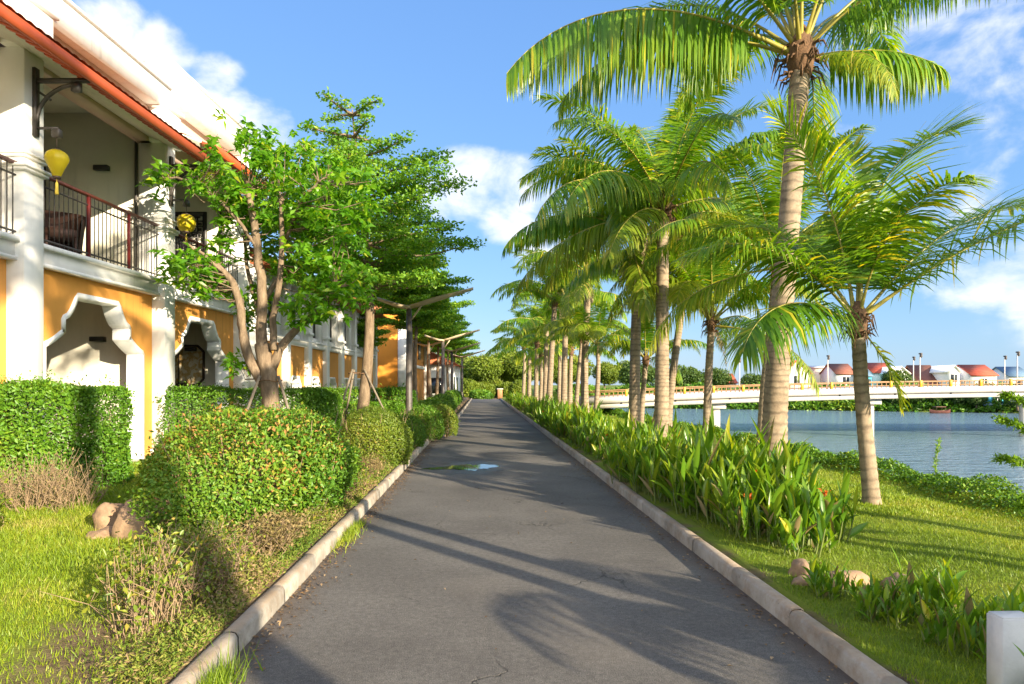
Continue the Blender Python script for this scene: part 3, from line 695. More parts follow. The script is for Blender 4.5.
# lanterns
def lantern(loc, label, prof, s=1.0):
    L = thing('silk_lantern', label, 'lantern', loc, 0, 'silk lanterns hanging from the eave brackets')
    g = MB(); n = 24
    a = np.linspace(0, 2*np.pi, n, endpoint=False)
    v = np.array([[(r*s*(1-0.05*(i % 3 == 0))*math.cos(t_), r*s*(1-0.05*(i % 3 == 0))*math.sin(t_), z*s) for i, t_ in enumerate(a)] for r, z in prof]).reshape(-1, 3)
    q = [(i*n+j, i*n+(j+1) % n, (i+1)*n+(j+1) % n, (i+1)*n+j) for i in range(len(prof)-1) for j in range(n)]
    obj('lantern_shade', g.add(v, q), m_leaf('yellow_silk', [(0, (0.62, 0.50, 0.015)), (1, (0.66, 0.54, 0.03))], 0.35, 0.4, (1.1, 1, .5)), L)
    g = MB(); z0, z1 = prof[0][1]*s, prof[-1][1]*s
    g.lathe([(0.001, z1+0.02), (prof[-1][0]*s+.01, z1+0.015), (prof[-1][0]*s+.01, z1-0.01), (0.001, z1-0.01)], n=14)
    g2 = MB(); g2.lathe([(0.001, z0+0.012), (prof[0][0]*s+.008, z0+0.01), (prof[0][0]*s+.008, z0-0.02), (0.001, z0-0.02)], n=14)
    obj('cord', MB().tube([(0, 0, z1+.02), (0, 0, z1+0.22)], 0.006, 5), M['lintel'], L)
    obj('lantern_base', g2, M['lintel'], L)
    obj('lantern_cap', g, M['lintel'], L)
    g = MB(); g.tube([(0, 0, z0), (0, 0, z0-0.07), (0, 0, z0-0.09), (0, 0, z0-0.26)], [0.004, 0.006, 0.02, 0.028], 8)
    obj('tassel', g, m_rough('gold_tassel', (0.6, 0.45, 0.06), 0.2, 20), L)
p1 = [(0.055, -0.22), (0.08, -0.16), (0.112, -0.08), (0.150, 0.00), (0.178, 0.06), (0.184, 0.10), (0.178, 0.14), (0.160, 0.18), (0.13, 0.21), (0.085, 0.235), (0.05, 0.245)]
p2 = [(0.08, -0.17), (0.13, -0.14), (0.17, -0.06), (0.18, 0.02), (0.17, 0.10), (0.14, 0.15), (0.08, 0.18)]
lantern(bw(CP+0.34, 10.31, 4.93), 'yellow silk lantern of tapering teardrop shape above the near balcony rail', p1, 0.88)
lantern(bw(CP+0.34, 14.31, 4.98), 'rounder yellow silk lantern hanging among the tree leaves', p2, 1.02)

# wicker chair on the balcony
ch = thing('wicker_chair', 'dark brown wicker tub chair standing behind the balcony railing', 'chair', bw(-0.30, 11.75, 3.80), 0.6)
g = MB(); a = np.linspace(-2.2, 2.2, 23)
v = []
for t_ in a:
    hh = 0.84 - 0.22*abs(t_/2.2)**2
    for rr, z in ((0.30, 0.10), (0.34, 0.45), (0.38, hh), (0.345, hh+0.015), (0.30, 0.45), (0.27, 0.10)):
        v.append((rr*math.sin(t_), rr*math.cos(t_), z))
obj('backrest', g.add(v, [(i*6+k, i*6+k+1, i*6+7+k, i*6+6+k) for i in range(22) for k in range(5)]), M['wicker'], ch)
obj('seat', MB().lathe([(0.001, 0.30), (0.29, 0.30), (0.305, 0.38), (0.29, 0.45), (0.001, 0.46)], n=18), M['wicker'], ch)
for sx_ in (-1, 1):
    for sy_ in (-1, 1): obj('leg', MB().tube([(0.2*sx_, 0.2*sy_, 0), (0.21*sx_, 0.21*sy_, 0.32)], 0.025, 6), M['wicker'], ch)

# ------------------------------------------------------------------ second, smaller arcaded building behind the trees
b2 = thing('arcade_building', 'white building with narrow ochre arches and small upstairs windows behind the tree with pale trunk', 'building', (-7.45, 0, 0), -0.006)
c2 = [19.4 + 2.3*k for k in range(8)]
for c in c2:
    g = MB(); g.bbox(-0.25, 0.16, c, c+0.42, 0, 5.0, 0.012); g.bbox(-0.25, 0.22, c-0.05, c+0.47, 3.35, 3.45, 0.01); obj('column', g, M['white'], b2)
for a in c2[:-1]:
    y0, y1 = a+0.418, a+2.302; yc = (y0+y1)/2
    arch_bay(b2, y0, y1, 2.92, 0.28, 0.60, 0.0, None, 0.1)
    g = MB()
    for ya, yb, za, zb in ((y0, yc-0.45, 3.15, 4.9), (yc+0.45, y1, 3.15, 4.9), (yc-0.451, yc+0.451, 4.45, 4.9), (yc-0.451, yc+0.451, 3.15, 3.30)): g.box(-0.22, 0.0, ya, yb, za, zb)
    obj('upper_wall', g, M['white'], b2)
    wd_ = obj('window', MB().box(-0.20, -0.15, yc-0.45, yc+0.45, 3.30, 4.45), M['glass'], b2)
    g = MB()
    for ya, yb, za, zb in ((yc-0.45, yc-0.40, 3.3, 4.45), (yc+0.40, yc+0.45, 3.3, 4.45), (yc-0.02, yc+0.02, 3.3, 4.45), (yc-0.4, yc+0.4, 4.40, 4.45), (yc-0.4, yc+0.4, 3.3, 3.35)): g.box(-0.149, -0.10, ya, yb, za, zb)
    obj('window_frame', g, M['white'], wd_)
    obj('arch_back', MB().box(-1.3, -1.2, y0, y1, 0, 2.9), M['cream'], b2)
g = MB(); g.box(0.0, 0.11, 19.8, 35.5, 2.923, 3.10); g.bbox(-0.2, 0.17, 19.4, 35.9, 3.10, 3.149, 0.01); obj('ledge', g, M['white'], b2)
g = MB(); g.bbox(-4.9, 0.0, 19.4, 35.92, 4.91, 5.2, 0.02); obj('beam', g, M['white'], b2)
g = MB(); g.box(-5, -4.9, 19.4, 35.9, 0, 5); g.box(-4.9, -0.3, 19.3, 19.4, 0, 5); g.box(-4.9, -0.3, 35.9, 36, 0, 5); obj('back_wall', g, M['white'], b2)
g = MB(); ys_ = np.linspace(19.2, 36.1, 260); v = []
for y in ys_:
    for s in np.linspace(0, 1, 5): v.append((0.75-3.3*s, y, 5.12+1.5*s+0.03*abs(math.sin(math.pi*y/0.26))))
g.add(v, [(i*5+k, i*5+k+1, i*5+6+k, i*5+5+k) for i in range(259) for k in range(4)])
g.prism([(0.74, 5.0), (0.74, 5.11), (-2.5, 6.58), (-5.4, 5.1), (-5.4, 5.0)], 19.25, 36.05, 'y')
obj('roof', g, M['tile'], b2)

# ------------------------------------------------------------------ orange house further back
b3 = thing('orange_house', 'tall bright orange house wall with white corners behind the lamp post', 'house', (-7.6, 39.5, 0), 0)
g = MB(); g.box(-5, 1.0, 0, 12, 0, 5.9); obj('wall', g, M['orange'], b3)
for a_ in ((1.0, 1.45, -0.05, 0.5, 5.3), (-1.75, -0.65, -0.08, 0.02, 6.0), (1.0, 1.3, 11.5, 12.1, 5.3)): obj('corner_pier', MB().bbox(*a_[:4], 0, a_[4], 0.02), M['white'], b3)
g = MB(); g.prism([(-5.4, 5.9), (1.5, 5.85), (1.5, 6.0), (-2.0, 7.4), (-5.4, 6.2)], -0.4, 12.4, 'y'); obj('roof', g, M['tile'], b3)
for y in (2.5, 5.5, 8.5):
    wd_ = obj('window', MB().box(1.0, 1.03, y, y+1.1, 3.4, 4.8), M['glass'], b3); obj('window_frame', MB().box(1.031, 1.06, y+0.5, y+0.6, 3.4, 4.8), M['white'], wd_)
g = MB(); g.bbox(1.0, 1.12, 0.5, 11.5, 2.75, 2.95, 0.02); obj('ledge', g, M['white'], b3)
b4 = thing('white_house', 'low white house with brown roof at the far end of the left tree row', 'house', (-5.0, 57, 0), 0)
g = MB(); g.box(-5, 0, 0, 9, 0, 3.4); obj('wall', g, M['white'], b4)
g = MB(); g.prism([(-5.5, 3.3), (0.5, 3.3), (-2.5, 4.7)], -0.4, 9.4, 'y'); obj('roof', g, M['tile'], b4)
for y in (1.5, 4.5): obj('window', MB().box(0.0, 0.03, y, y+1.2, 1.0, 2.3), M['glass'], b4)
obj('door', MB().box(-3.2, -2.2, -0.03, 0.0, 0, 2.2), M['lintel'], b4); obj('window', MB().box(-1.8, -0.6, -0.03, 0.0, 0.9, 2.2), M['glass'], b4)
# ------------------------------------------------------------------ coconut palms
def frond_mesh(L, e0, bend, droop, n, lw, seed, mats, sway=0.1, wid=0.021, nseg=3, tipyel=0.25, hang=0.0):
    """one feather frond: midrib bending under its weight, two combs of hanging leaflets"""
    r = np.random.default_rng(seed); g = MB(); m = 22
    s = np.linspace(0, 1, m); a = R(e0) - R(bend)*s**1.6
    ds = L/(m-1)
    x = np.concatenate([[0], np.cumsum(np.cos(a[:-1])*ds)]); z = np.concatenate([[0], np.cumsum(np.sin(a[:-1])*ds)])
    y = sway*L*(s**2)*np.sin(s*2.2)
    P = np.stack([x, y, z], -1)
    g.tube(P, np.interp(s, [0, .06, .2, .6, 1], [.055, .04, .026, .014, .004])*(L/4.4)**0.7, 5, mat=1, rnd=s, cap=False)
    T = np.gradient(P, axis=0); T /= np.linalg.norm(T, axis=1)[:, None]
    sl = np.linspace(0.17, 0.995, n)
    for side in (-1, 1):
        si = np.clip(sl + r.normal(0, 0.0025, n), 0, 1)
        keep = r.uniform(0, 1, n) > 0.03
        si = si[keep]; k = len(si)
        b = np.stack([np.interp(si, s, P[:, c]) for c in range(3)], -1)
        tt = np.stack([np.interp(si, s, T[:, c]) for c in range(3)], -1); tt /= np.linalg.norm(tt, axis=1)[:, None]
        lat = np.cross(tt, [0, 0, 1.0]); lat /= np.linalg.norm(lat, axis=1)[:, None]+1e-6
        up = np.cross(lat, tt)
        fw = np.interp(si, [.15, .5, .85, 1], [0.18, 0.30, 0.62, 1.7])[:, None]
        d = side*lat + fw*tt + up*(0.30-hang+r.normal(0, 0.14, k))[:, None] + r.normal(0, 0.09, (k, 3))
        d /= np.linalg.norm(d, axis=1)[:, None]
        ln = lw*np.interp(si, [.15, .28, .5, .75, .92, 1], [.5, .88, 1, .82, .52, .34])*r.uniform(0.86, 1.1, k)
        ln = ln*np.where(r.uniform(0, 1, k) < 0.07, r.uniform(0.35, 0.75, k), 1.0)
        dr = droop*r.uniform(0.7, 1.35, k)
        w0 = np.cross(np.cross(d, tt), d); w0 /= np.linalg.norm(w0, axis=1)[:, None]+1e-6
        pts = [b]; dirs = [d]; cur = b; dd = d
        for j in range(nseg):
            g_ = np.zeros((k, 3)); g_[:, 2] = -dr*(0.35+0.5*j)
            dd = dd + g_; dd /= np.linalg.norm(dd, axis=1)[:, None]
            cur = cur + dd*(ln/nseg)[:, None]; pts.append(cur); dirs.append(dd)
        ww = np.interp(np.arange(nseg+1)/nseg, [0, .2, .55, 1], [0.55, 1, 0.85, 0.0])*wid
        V = []
        for j in range(nseg):
            V += [pts[j]-w0*ww[j], pts[j]+w0*ww[j]]
        V.append(pts[nseg])
        nv = 2*nseg+1
        V = np.stack(V, 1).reshape(-1, 3)
        o = np.arange(k)[:, None]*nv
        qs = [o+np.array([[2*j, 2*j+1, 2*j+3, 2*j+2]]) for j in range(nseg-1)]
        ts = o+np.array([[2*nseg-2, 2*nseg-1, 2*nseg]])
        rr = np.clip(0.30 + r.normal(0, 0.16, k) + tipyel*(si-0.4) + r.normal(0, .05), 0, 1)
        rr = np.where(r.uniform(0, 1, k) < 0.05, 0.95, rr)
        rv = np.clip(rr[:, None] + np.linspace(-0.08, 0.22, nv)[None, :], 0, 1)
        g.add(V, np.concatenate(qs) if qs else None, ts, rnd=rv.reshape(-1))
    return g.mesh('frond', mats)

LODS = {0: dict(n=110, wid=0.024, nseg=3), 1: dict(n=74, wid=0.034, nseg=3), 2: dict(n=46, wid=0.052, nseg=2)}
_pool = {}
def frond(lod, cls, var):
    """cls: bud, up, mid, flat, low, hang"""
    key = (lod, cls, var)
    if key not in _pool:
        L, e0, bend, droop, lw, old = {'bud': (3.2, 84, 25, 0.10, 0.60, 0), 'up': (4.3, 66, 66, 0.28, 0.95, 0), 'mid': (4.6, 42, 86, 0.6, 1.08, 0),
            'flat': (4.7, 20, 84, 0.95, 1.15, 0), 'low': (4.5, -6, 64, 0.9, 1.10, 1), 'hang': (4.0, -38, 42, 0.6, 0.95, 1), 'arch': (4.4, 52, 128, 0.55, 1.1, 1)}[cls]
        sd = hash((lod*100+var*7+sum(map(ord, cls))*13)) % 100000
        r = np.random.default_rng(sd)
        _pool[key] = frond_mesh(L, e0+r.normal(0, 4), bend+r.normal(0, 7), droop, LODS[lod]['n'], lw, sd,
            [M['frond_old'] if old else M['frond'], M['rachis']], r.normal(0, 0.10), LODS[lod]['wid'], LODS[lod]['nseg'], 0.25, {'bud': 0, 'up': .1, 'mid': .35, 'flat': .75, 'low': .5, 'hang': 0, 'arch': .3}[cls])
    return _pool[key]

def palm(label, base, top, r0, r1, lod, cls_list, sc=1.0, curve=0.0, seed=0, group='coconut palms along the right side of the path', dead=0):
    r = np.random.default_rng(1000+seed)
    base = np.array(base, float); top = np.array(top, float)
    root = thing('coconut_palm', label, 'palm tree', base, 0, group)
    d = top-base; H = np.linalg.norm(d)
    step = 0.055 if lod == 0 else (0.14 if lod == 1 else 0.4)
    k = max(6, int(H/step)); s = np.linspace(0, 1, k+1)
    side = np.array([-d[1], d[0], 0]); 
    nl = np.linalg.norm(side); side = side/nl if nl > 0.05 else np.array([1.0, 0, 0])
    lean = np.array([d[0], d[1], 0])
    P = np.stack([lean[0]*(s**(1+curve)), lean[1]*(s**(1+curve)), d[2]*s], -1) + side[None]*(0.035*np.sin(s*5+seed))[:, None]*H*0.3
    P[0, 2] = -0.15
    rad = np.interp(s, [0, 0.035, 0.12, 0.5, 1], [r0*1.32, r0*1.12, r0, (r0*.45+r1*.55), r1])
    ridge = 1 + 0.028*np.where((np.arange(k+1) % 2) == 0, 1, -1)*(lod == 0) + r.normal(0, 0.008, k+1)
    obj('trunk', MB().tube(P, rad*ridge, 14 if lod == 0 else 9, rnd=s*H), M['palm_bark'], root, smooth=True)
    tp = P[-1]
    # fibre sheath and old leaf stubs
    g = MB(); q_ = 1.25*r1/0.15
    g.tube([tp+(0, 0, -0.22*q_), tp+(0, 0, -0.05*q_), tp+(0, 0, 0.18*q_), tp+(0, 0, 0.45*q_)], [r1*1.02, r1*1.35, r1*1.5, r1*0.5], 12)
    for i in range(46 if lod == 0 else 16):
        a = r.uniform(0, 6.28); z = r.uniform(-0.25, 0.22)*q_; rr = r1*r.uniform(1.1, 1.5)
        p = tp + np.array([math.cos(a)*rr, math.sin(a)*rr, z]); o = np.array([math.cos(a), math.sin(a), 0])
        L = r.uniform(0.12, 0.38)*q_
        g.tube([p, p+o*L*0.35+np.array([0, 0, L*0.25*r.uniform(-1, 1)]), p+o*L*0.55+np.array([0, 0, -L*r.uniform(0.2, 1.0)])], [0.022*q_, 0.014*q_, 0.003], 4, cap=False)
    obj('crown_fibre', g, M['fibre'], root)
    az = r.uniform(0, 6.28)
    for i, it in enumerate(cls_list):
        if isinstance(it, str):
            cls, a_, s_, msh = it, az + r.normal(0, 0.15), sc*r.uniform(0.9, 1.08), None
            az += 2.399
        else:
            cls, a_, s_, *rest = it; a_ = R(a_); msh = rest[0] if rest else None
        me = msh or frond(lod, cls, int(r.integers(0, 3 if lod else 4)))
        o = obj('frond', me, None, root)
        oz = {'bud': 0.25, 'up': 0.22, 'mid': 0.15, 'flat': 0.08, 'low': 0.0, 'hang': -0.06, 'arch': 0.12}[cls]*q_
        o.location = tp + np.array([math.cos(a_)*r1*0.5, math.sin(a_)*r1*0.5, oz])
        o.rotation_euler = (0, 0, a_); o.scale = (s_, s_, s_)
    if dead:
        me = _pool.setdefault(('dead', lod), frond_mesh(2.6, -62, 24, 0.5, 46, 0.55, 77, [M['dryfrond'], M['twig']], 0.08, 0.02, 2))
        for q_ in range(dead):
            a_ = r.uniform(0, 6.28); o = obj('dead_frond', me, None, root); o.location = tp + np.array([math.cos(a_)*r1*.9, math.sin(a_)*r1*.9, -.1]); o.rotation_euler = (0, 0, a_); o.scale = (.55*sc,)*3
    return root
def auto(n, young=False):
    mixl = ['bud', 'up', 'mid', 'up', 'mid', 'flat', 'mid', 'up', 'mid', 'flat', 'mid', 'up', 'flat', 'up', 'low', 'mid', 'mid', 'flat', 'up', 'low', 'mid', 'flat', 'mid', 'up', 'mid', 'low', 'flat', 'mid', 'up', 'low']
    if young: mixl = ['bud', 'up', 'arch', 'mid', 'arch', 'up', 'arch', 'mid', 'flat', 'arch', 'mid', 'arch', 'up', 'flat', 'arch', 'low', 'up']
    return mixl[:n]

# the tall near palm: fronds set one by one (azimuth 0 = to the right, 90 = away, 180 = left, 270 = towards the camera)
FM = [M['frond'], M['rachis']]
big_left = frond_mesh(5.6, 25, 82, 1.15, 150, 1.5, 11, FM, -0.03, 0.024, 4, 0.25, 1.5)
short_right = frond_mesh(2.3, 8, 50, 0.9, 84, 1.15, 13, FM, 0.03, 0.024, 4, 0.3, 0.7)
big_right = frond_mesh(4.7, 48, 66, 0.9, 120, 1.25, 12, FM, 0.05, 0.023, 4, 0.25, 0.9)
b = at(775, 476, 12.1); tpp = at(800, 62, 12.1)
palm('tall coconut palm whose trunk rises out of frame beside the leaning short palm', (b[0], 12.1, 0.05), (tpp[0], 12.1, tpp[2]), 0.215, 0.165, 0,
     [('flat', 183, 1.0, big_left), ('mid', 150, 1.0), ('up', 200, 1.0), ('up', 95, 1.0), ('up', 20, 1.0), ('mid', 330, 1.0), ('mid', 45, 1.0), ('low', 300, 0.50), ('low', 345, 1.0, short_right), ('mid', 4, 1.0, big_right),
      ('mid', 240, 1.0), ('flat', 165, 1.0), ('mid', 205, 1.05), ('up', 160, 1.0), ('up', 250, 1.0), ('up', 290, 0.95), ('bud', 120, 1.0), ('mid', 100, 1.0), ('flat', 60, 0.9), ('up', 330, 1.0)], 1.0, 0.35, 1)
b = at(871, 508, 8.85); tpp = at(857, 326, 8.85)
def yf(L, e0, bend, droop, lw, sd, old=0, hg=0.05, n=128):
    return frond_mesh(L, e0, bend, droop, n, lw, sd, [M['frond_old'] if old else M['frond'], M['rachis']], 0.03, 0.0175, 3, 0.20, hg)
palm('short young coconut palm with leaning trunk on the lawn nearest the river', (b[0], 8.85, 0.0), (tpp[0], 8.85, tpp[2]), 0.105, 0.085, 0,
     [('up', 8, 1.0, yf(3.1, 90, 82, 0.16, 1.15, 21)), ('up', 165, 1.0, yf(2.9, 82, 34, 0.12, 1.03, 22)), ('mid', 5, 1.0, yf(2.9, 50, 48, 0.22, 1.03, 23)), ('mid', -14, 1.0, yf(3.0, 38, 30, 0.30, 1.03, 24)),
      ('mid', 185, 1.0, yf(2.6, 48, 84, 0.35, 0.9, 25, 0, .2)), ('low', 203, 1.0, yf(2.2, 24, 100, 0.6, 0.95, 26, 0, .35)), ('mid', 62, 1.0, yf(2.8, 58, 62, 0.3, 1.03, 27)), ('mid', 125, 1.0, yf(2.8, 60, 66, 0.3, 1.03, 28)),
      ('up', 285, 0.9, yf(2.5, 72, 90, 0.3, 0.85, 29, 0, .1)), ('hang', 330, 1.0, yf(1.1, -55, 32, 0.4, 0.42, 30, 1, 0, 40)), ('bud', 60, 1.0, yf(2.2, 92, 8, 0.05, 0.6, 31, 0, 0, 80))], 1.0, 0.15, 2)

# the row: photo x at the base, x and y of the crown, depth, radii, detail
row = [
 # label, px base, px top, py top, Y, r0, r1, lod, n fronds, scale, young
 ('second tall palm from the camera, standing clear with a ringed pale trunk', 661, 664, 212, 19.8, 0.21, 0.165, 0, 30, 1.06, 0),
 ('third tall palm, its crown just left of and behind the second', 634, 639, 243, 23.2, 0.20, 0.15, 1, 30, 1.04, 0),
 ('short palm with yellow arching fronds in front of the bridge pier', 707, 711, 326, 21.0, 0.13, 0.105, 0, 19, 0.84, 1),
 ('thin palm half hidden behind the tall near trunk', 762, 776, 268, 15.6, 0.115, 0.09, 0, 18, 0.78, 1),
 ('palm leaning out to the right from behind the second tall palm', 668, 688, 268, 25.0, 0.15, 0.12, 1, 22, 0.95, 0),
 ('slender palm between the second and third tall palms', 641, 646, 362, 27.0, 0.12, 0.10, 1, 13, 0.6, 1),
 ('tall palm midway down the row with a dark leafy crown', 586, 586, 276, 34.0, 0.20, 0.15, 1, 21, 0.95, 0),
 ('small palm with a pale thin trunk at the left end of the bridge', 597, 598, 348, 33.0, 0.13, 0.10, 1, 13, 0.66, 1),
 ('slim leaning palm just right of the midway tall palm', 576, 582, 340, 37.0, 0.13, 0.10, 1, 13, 0.72, 1),
 ('palm with a dark shaded trunk past the midway tall palm', 564, 566, 302, 41.0, 0.2, 0.15, 1, 19, 0.92, 0),
 ('palm with a bright leaning trunk beside the dark shaded one', 549, 555, 303, 43.0, 0.2, 0.15, 1, 19, 0.92, 0),
 ('palm seen left of the bright leaning trunk far down the row', 545, 547, 326, 51.0, 0.2, 0.15, 2, 17, 0.9, 0),
 ('slender far palm standing behind the dark shaded trunk', 559, 560, 350, 47.0, 0.15, 0.12, 2, 13, 0.75, 1),
]
far_row = [(536, 537, 345, 56), (529, 530, 343, 62), (524, 524, 350, 69), (541, 541, 356, 60), (570, 571, 352, 52)]
for i, (lab, pb, pt, py, Yd, r0, r1, lod, n, sc, yg) in enumerate(row):
    b = at(pb, 0, Yd); tp_ = at(pt, py, Yd)
    palm(lab, (b[0], Yd, 0.05), (tp_[0], Yd, tp_[2]), r0, r1, lod, auto(n, yg), sc, 0.3, 10+i, dead=(2 if i in (0, 1, 6, 9) else (1 if i in (2, 10) else 0)))
for i, (pb, pt, py, Yd) in enumerate(far_row):
    b = at(pb, 0, Yd); tp_ = at(pt, py, Yd)
    palm('distant coconut palm in the crowded far end of the row', (b[0], Yd, 0.05), (tp_[0], Yd, tp_[2]), 0.2, 0.15, 2, auto(15), 0.88, 0.3, 40+i)
# palms that stand beside and behind the camera: their shadows cross the path and lawns
for lab, x, y, h, r0, n, sc, k in (('palm behind the camera whose trunk shadow reaches the left lawn', 5.6, -4.2, 8.6, 0.18, 13, 0.9, 62), ('palm known by the line of shadow on the right lawn', 6.6, 3.1, 6.5, 0.10, 10, 0.8, 63),
        ('small palm right of the camera whose shadow crosses the path before the puddle', 5.6, 3.7, 5.0, 0.10, 8, 0.5, 64), ('low palm right of the camera whose frond shadows streak the path by the puddle', 6.8, 5.0, 2.9, 0.11, 9, 0.52, 65)):
    palm(lab, (x, y, 0.05), (x+0.2, y+0.2, h), r0, r0*0.75, 1, auto(n), sc, 0.3, k, 'palms beside the camera that throw shadows on the path')

palm('short palm beside the camera whose frond shadows fall on the near path', (6.3, -0.6, 0.0), (6.35, -0.5, 1.75), 0.1, 0.085, 1,
     [('flat', 160, .5), ('flat', 120, .5), ('mid', 200, .45), ('low', 70, .5), ('flat', 250, .5), ('mid', 140, .42), ('low', 180, .5), ('flat', 20, .5)], 1.0, .1, 70, 'palms beside the camera that throw shadows on the path')
# ------------------------------------------------------------------ broadleaf trees on the left
def smooth_path(pts, n=14):
    P = np.asarray(pts, float); s = np.linspace(0, len(P)-1, n); out = []
    for t_ in s:
        i = min(int(t_), len(P)-2); f = t_-i
        p0, p1, p2, p3 = P[max(i-1, 0)], P[i], P[i+1], P[min(i+2, len(P)-1)]
        out.append(0.5*((2*p1)+(-p0+p2)*f+(2*p0-5*p1+4*p2-p3)*f*f+(-p0+3*p1-3*p2+p3)*f**3))
    return np.array(out)
def big_leaf(mb, p, d, L, W, rnd, r):
    """bent lance-shaped leaves: two segments folded about the midrib"""
    N = len(p); d = d/np.linalg.norm(d, axis=1)[:, None]
    w = np.cross(d, [0, 0, 1.0]) + unit(N, r)*1.1; w -= (w*d).sum(1)[:, None]*d; w /= np.linalg.norm(w, axis=1)[:, None]+1e-9
    d2 = d + np.array([0, 0, -1.0])*r.uniform(0.25, 0.9, N)[:, None]; d2 /= np.linalg.norm(d2, axis=1)[:, None]
    m = p + d*(L*0.5)[:, None]; e = m + d2*(L*0.55)[:, None]
    W = W[:, None]; up = np.cross(w, d)
    v = np.stack([p, p+d*(L*.25)[:, None]+w*W*.36, m+w*W*.5+up*W*.15, m-w*W*.5+up*W*.15, p+d*(L*.25)[:, None]-w*W*.36, e], 1).reshape(-1, 3)
    o = np.arange(N)[:, None]*6
    mb.add(v, np.concatenate([o+np.array([[4, 1, 2, 3]])]), np.concatenate([o+np.array([[0, 1, 4]]), o+np.array([[3, 2, 5]])]), rnd=np.repeat(rnd, 6))

Y1 = 13.6
def a1(px, py, dy=0.0):
    p = at(px, py, Y1); return (p[0], p[1]+dy, p[2])
t1 = thing('leafy_tree', 'broad glossy-leaved tree with several bare trunks in front of the second arch', 'tree', (at(270, 0, Y1)[0], Y1, 0.05))
O = np.array(t1.location)
limbs = [
 ([a1(270, 470), a1(270, 440), a1(270, 400), a1(268, 368), a1(262, 345)], 0.20, 0.15),
 ([a1(264, 385), a1(252, 362), a1(243, 335), a1(239, 300), a1(228, 276), a1(214, 262)], 0.12, 0.05),
 ([a1(264, 360), a1(261, 330), a1(262, 290), a1(257, 250), a1(252, 212), a1(247, 190)], 0.12, 0.055),
 ([a1(272, 368), a1(283, 345), a1(300, 326), a1(318, 308), a1(330, 285)], 0.10, 0.04),
 ([a1(276, 350, -.1), a1(275, 320, -.1), a1(283, 285, -.2), a1(288, 240, -.3), a1(286, 205, -.3)], 0.075, 0.04),
 ([a1(262, 300, .1), a1(275, 270, .4), a1(300, 235, .6), a1(318, 205, .8)], 0.06, 0.03),
 ([a1(262, 340, .1), a1(250, 310, .5), a1(232, 270, .9), a1(222, 225, 1.1)], 0.07, 0.03),
 ([a1(256, 245), a1(235, 215, -.2), a1(205, 190, -.4), a1(180, 185, -.5)], 0.04, 0.02),
 ([a1(228, 276), a1(205, 255, -.2), a1(190, 245, -.3)], 0.04, 0.02),
 ([a1(300, 326), a1(325, 312, -.4), a1(342, 290, -.6)], 0.05, 0.025),
 ([a1(285, 245), a1(310, 210, -.6), a1(335, 190, -.8)], 0.045, 0.02),
]
r = np.random.default_rng(3); g = MB(); SK = []
for pts, ra, rb in limbs:
    P = smooth_path(pts, 16); P += r.normal(0, 0.012, P.shape)
    rr = np.linspace(ra, rb, 16); 
    if ra == 0.20: rr[:3] *= (1.5, 1.2, 1.05)
    g.tube(P-O, rr, 9); SK += [(p, q_) for p, q_ in zip(P, rr)]
tops = [(245, 170, 55, 40, 0, 26), (205, 195, 36, 28, -.3, 14), (290, 190, 62, 46, .2, 36), (335, 200, 46, 40, -.4, 22), (200, 262, 34, 34, -.2, 15), (215, 225, 36, 34, .3, 14),
        (330, 250, 40, 38, -.3, 22), (345, 290, 32, 28, -.5, 14), (322, 310, 26, 20, -.6, 10), (285, 240, 44, 36, .7, 20), (240, 300, 26, 22, .6, 8), (300, 275, 34, 34, .5, 12), (196, 275, 24, 16, -.2, 7), (163, 180, 12, 8, -.5, 3), (236, 365, 10, 12, .1, 3), (290, 155, 40, 20, .1, 12)]
cl = []
for px, py, rx, ry, dy, n in tops:
    c = np.array(a1(px, py, dy)); 
    for _ in range(int(n*1.4)):
        v = unit(1, r)[0]*r.uniform(0.35, 1.0)**0.5
        cl.append(c + v*np.array([rx/F*Y1, (rx/F*Y1)*0.95, ry/F*Y1]))
cl = np.array(cl); lf = MB()
ppx = 512 + cl[:, 0]/cl[:, 1]*F; ppy = 385 - (cl[:, 2]-1.6)/cl[:, 1]*F
cl = cl[~((ppx < 216) & (ppy > 190) & (ppy < 252))]
skp = np.array([p for p, _ in SK])
for c in cl:
    dd = np.linalg.norm(skp-c, axis=1) + 1.2*np.maximum(0, skp[:, 2]-c[2]+0.1); j = int(dd.argmin())
    m = (skp[j]+c)/2 + r.normal(0, 0.06, 3) + np.array([0, 0, -0.06])
    g.tube(np.array([skp[j], m, c])-O, [0.016, 0.011, 0.005], 4, cap=False)
    for q_ in range(3):                               # short shoots with whorls of leaves
        t0 = c + r.normal(0, 0.13, 3); n = int(r.integers(8, 14))
        d = unit(n, r); d[:, 2] = d[:, 2]*0.55 + 0.15
        big_leaf(lf, np.tile(t0, (n, 1))+r.normal(0, 0.03, (n, 3))-O, d, r.uniform(0.13, 0.23, n), r.uniform(0.05, 0.085, n), np.clip(r.normal(0.45, 0.2, n)+r.normal(0, .12), 0, 1), r)
obj('trunk', g, M['bark'], t1, smooth=True); obj('crown', lf, M['tree1'], t1)

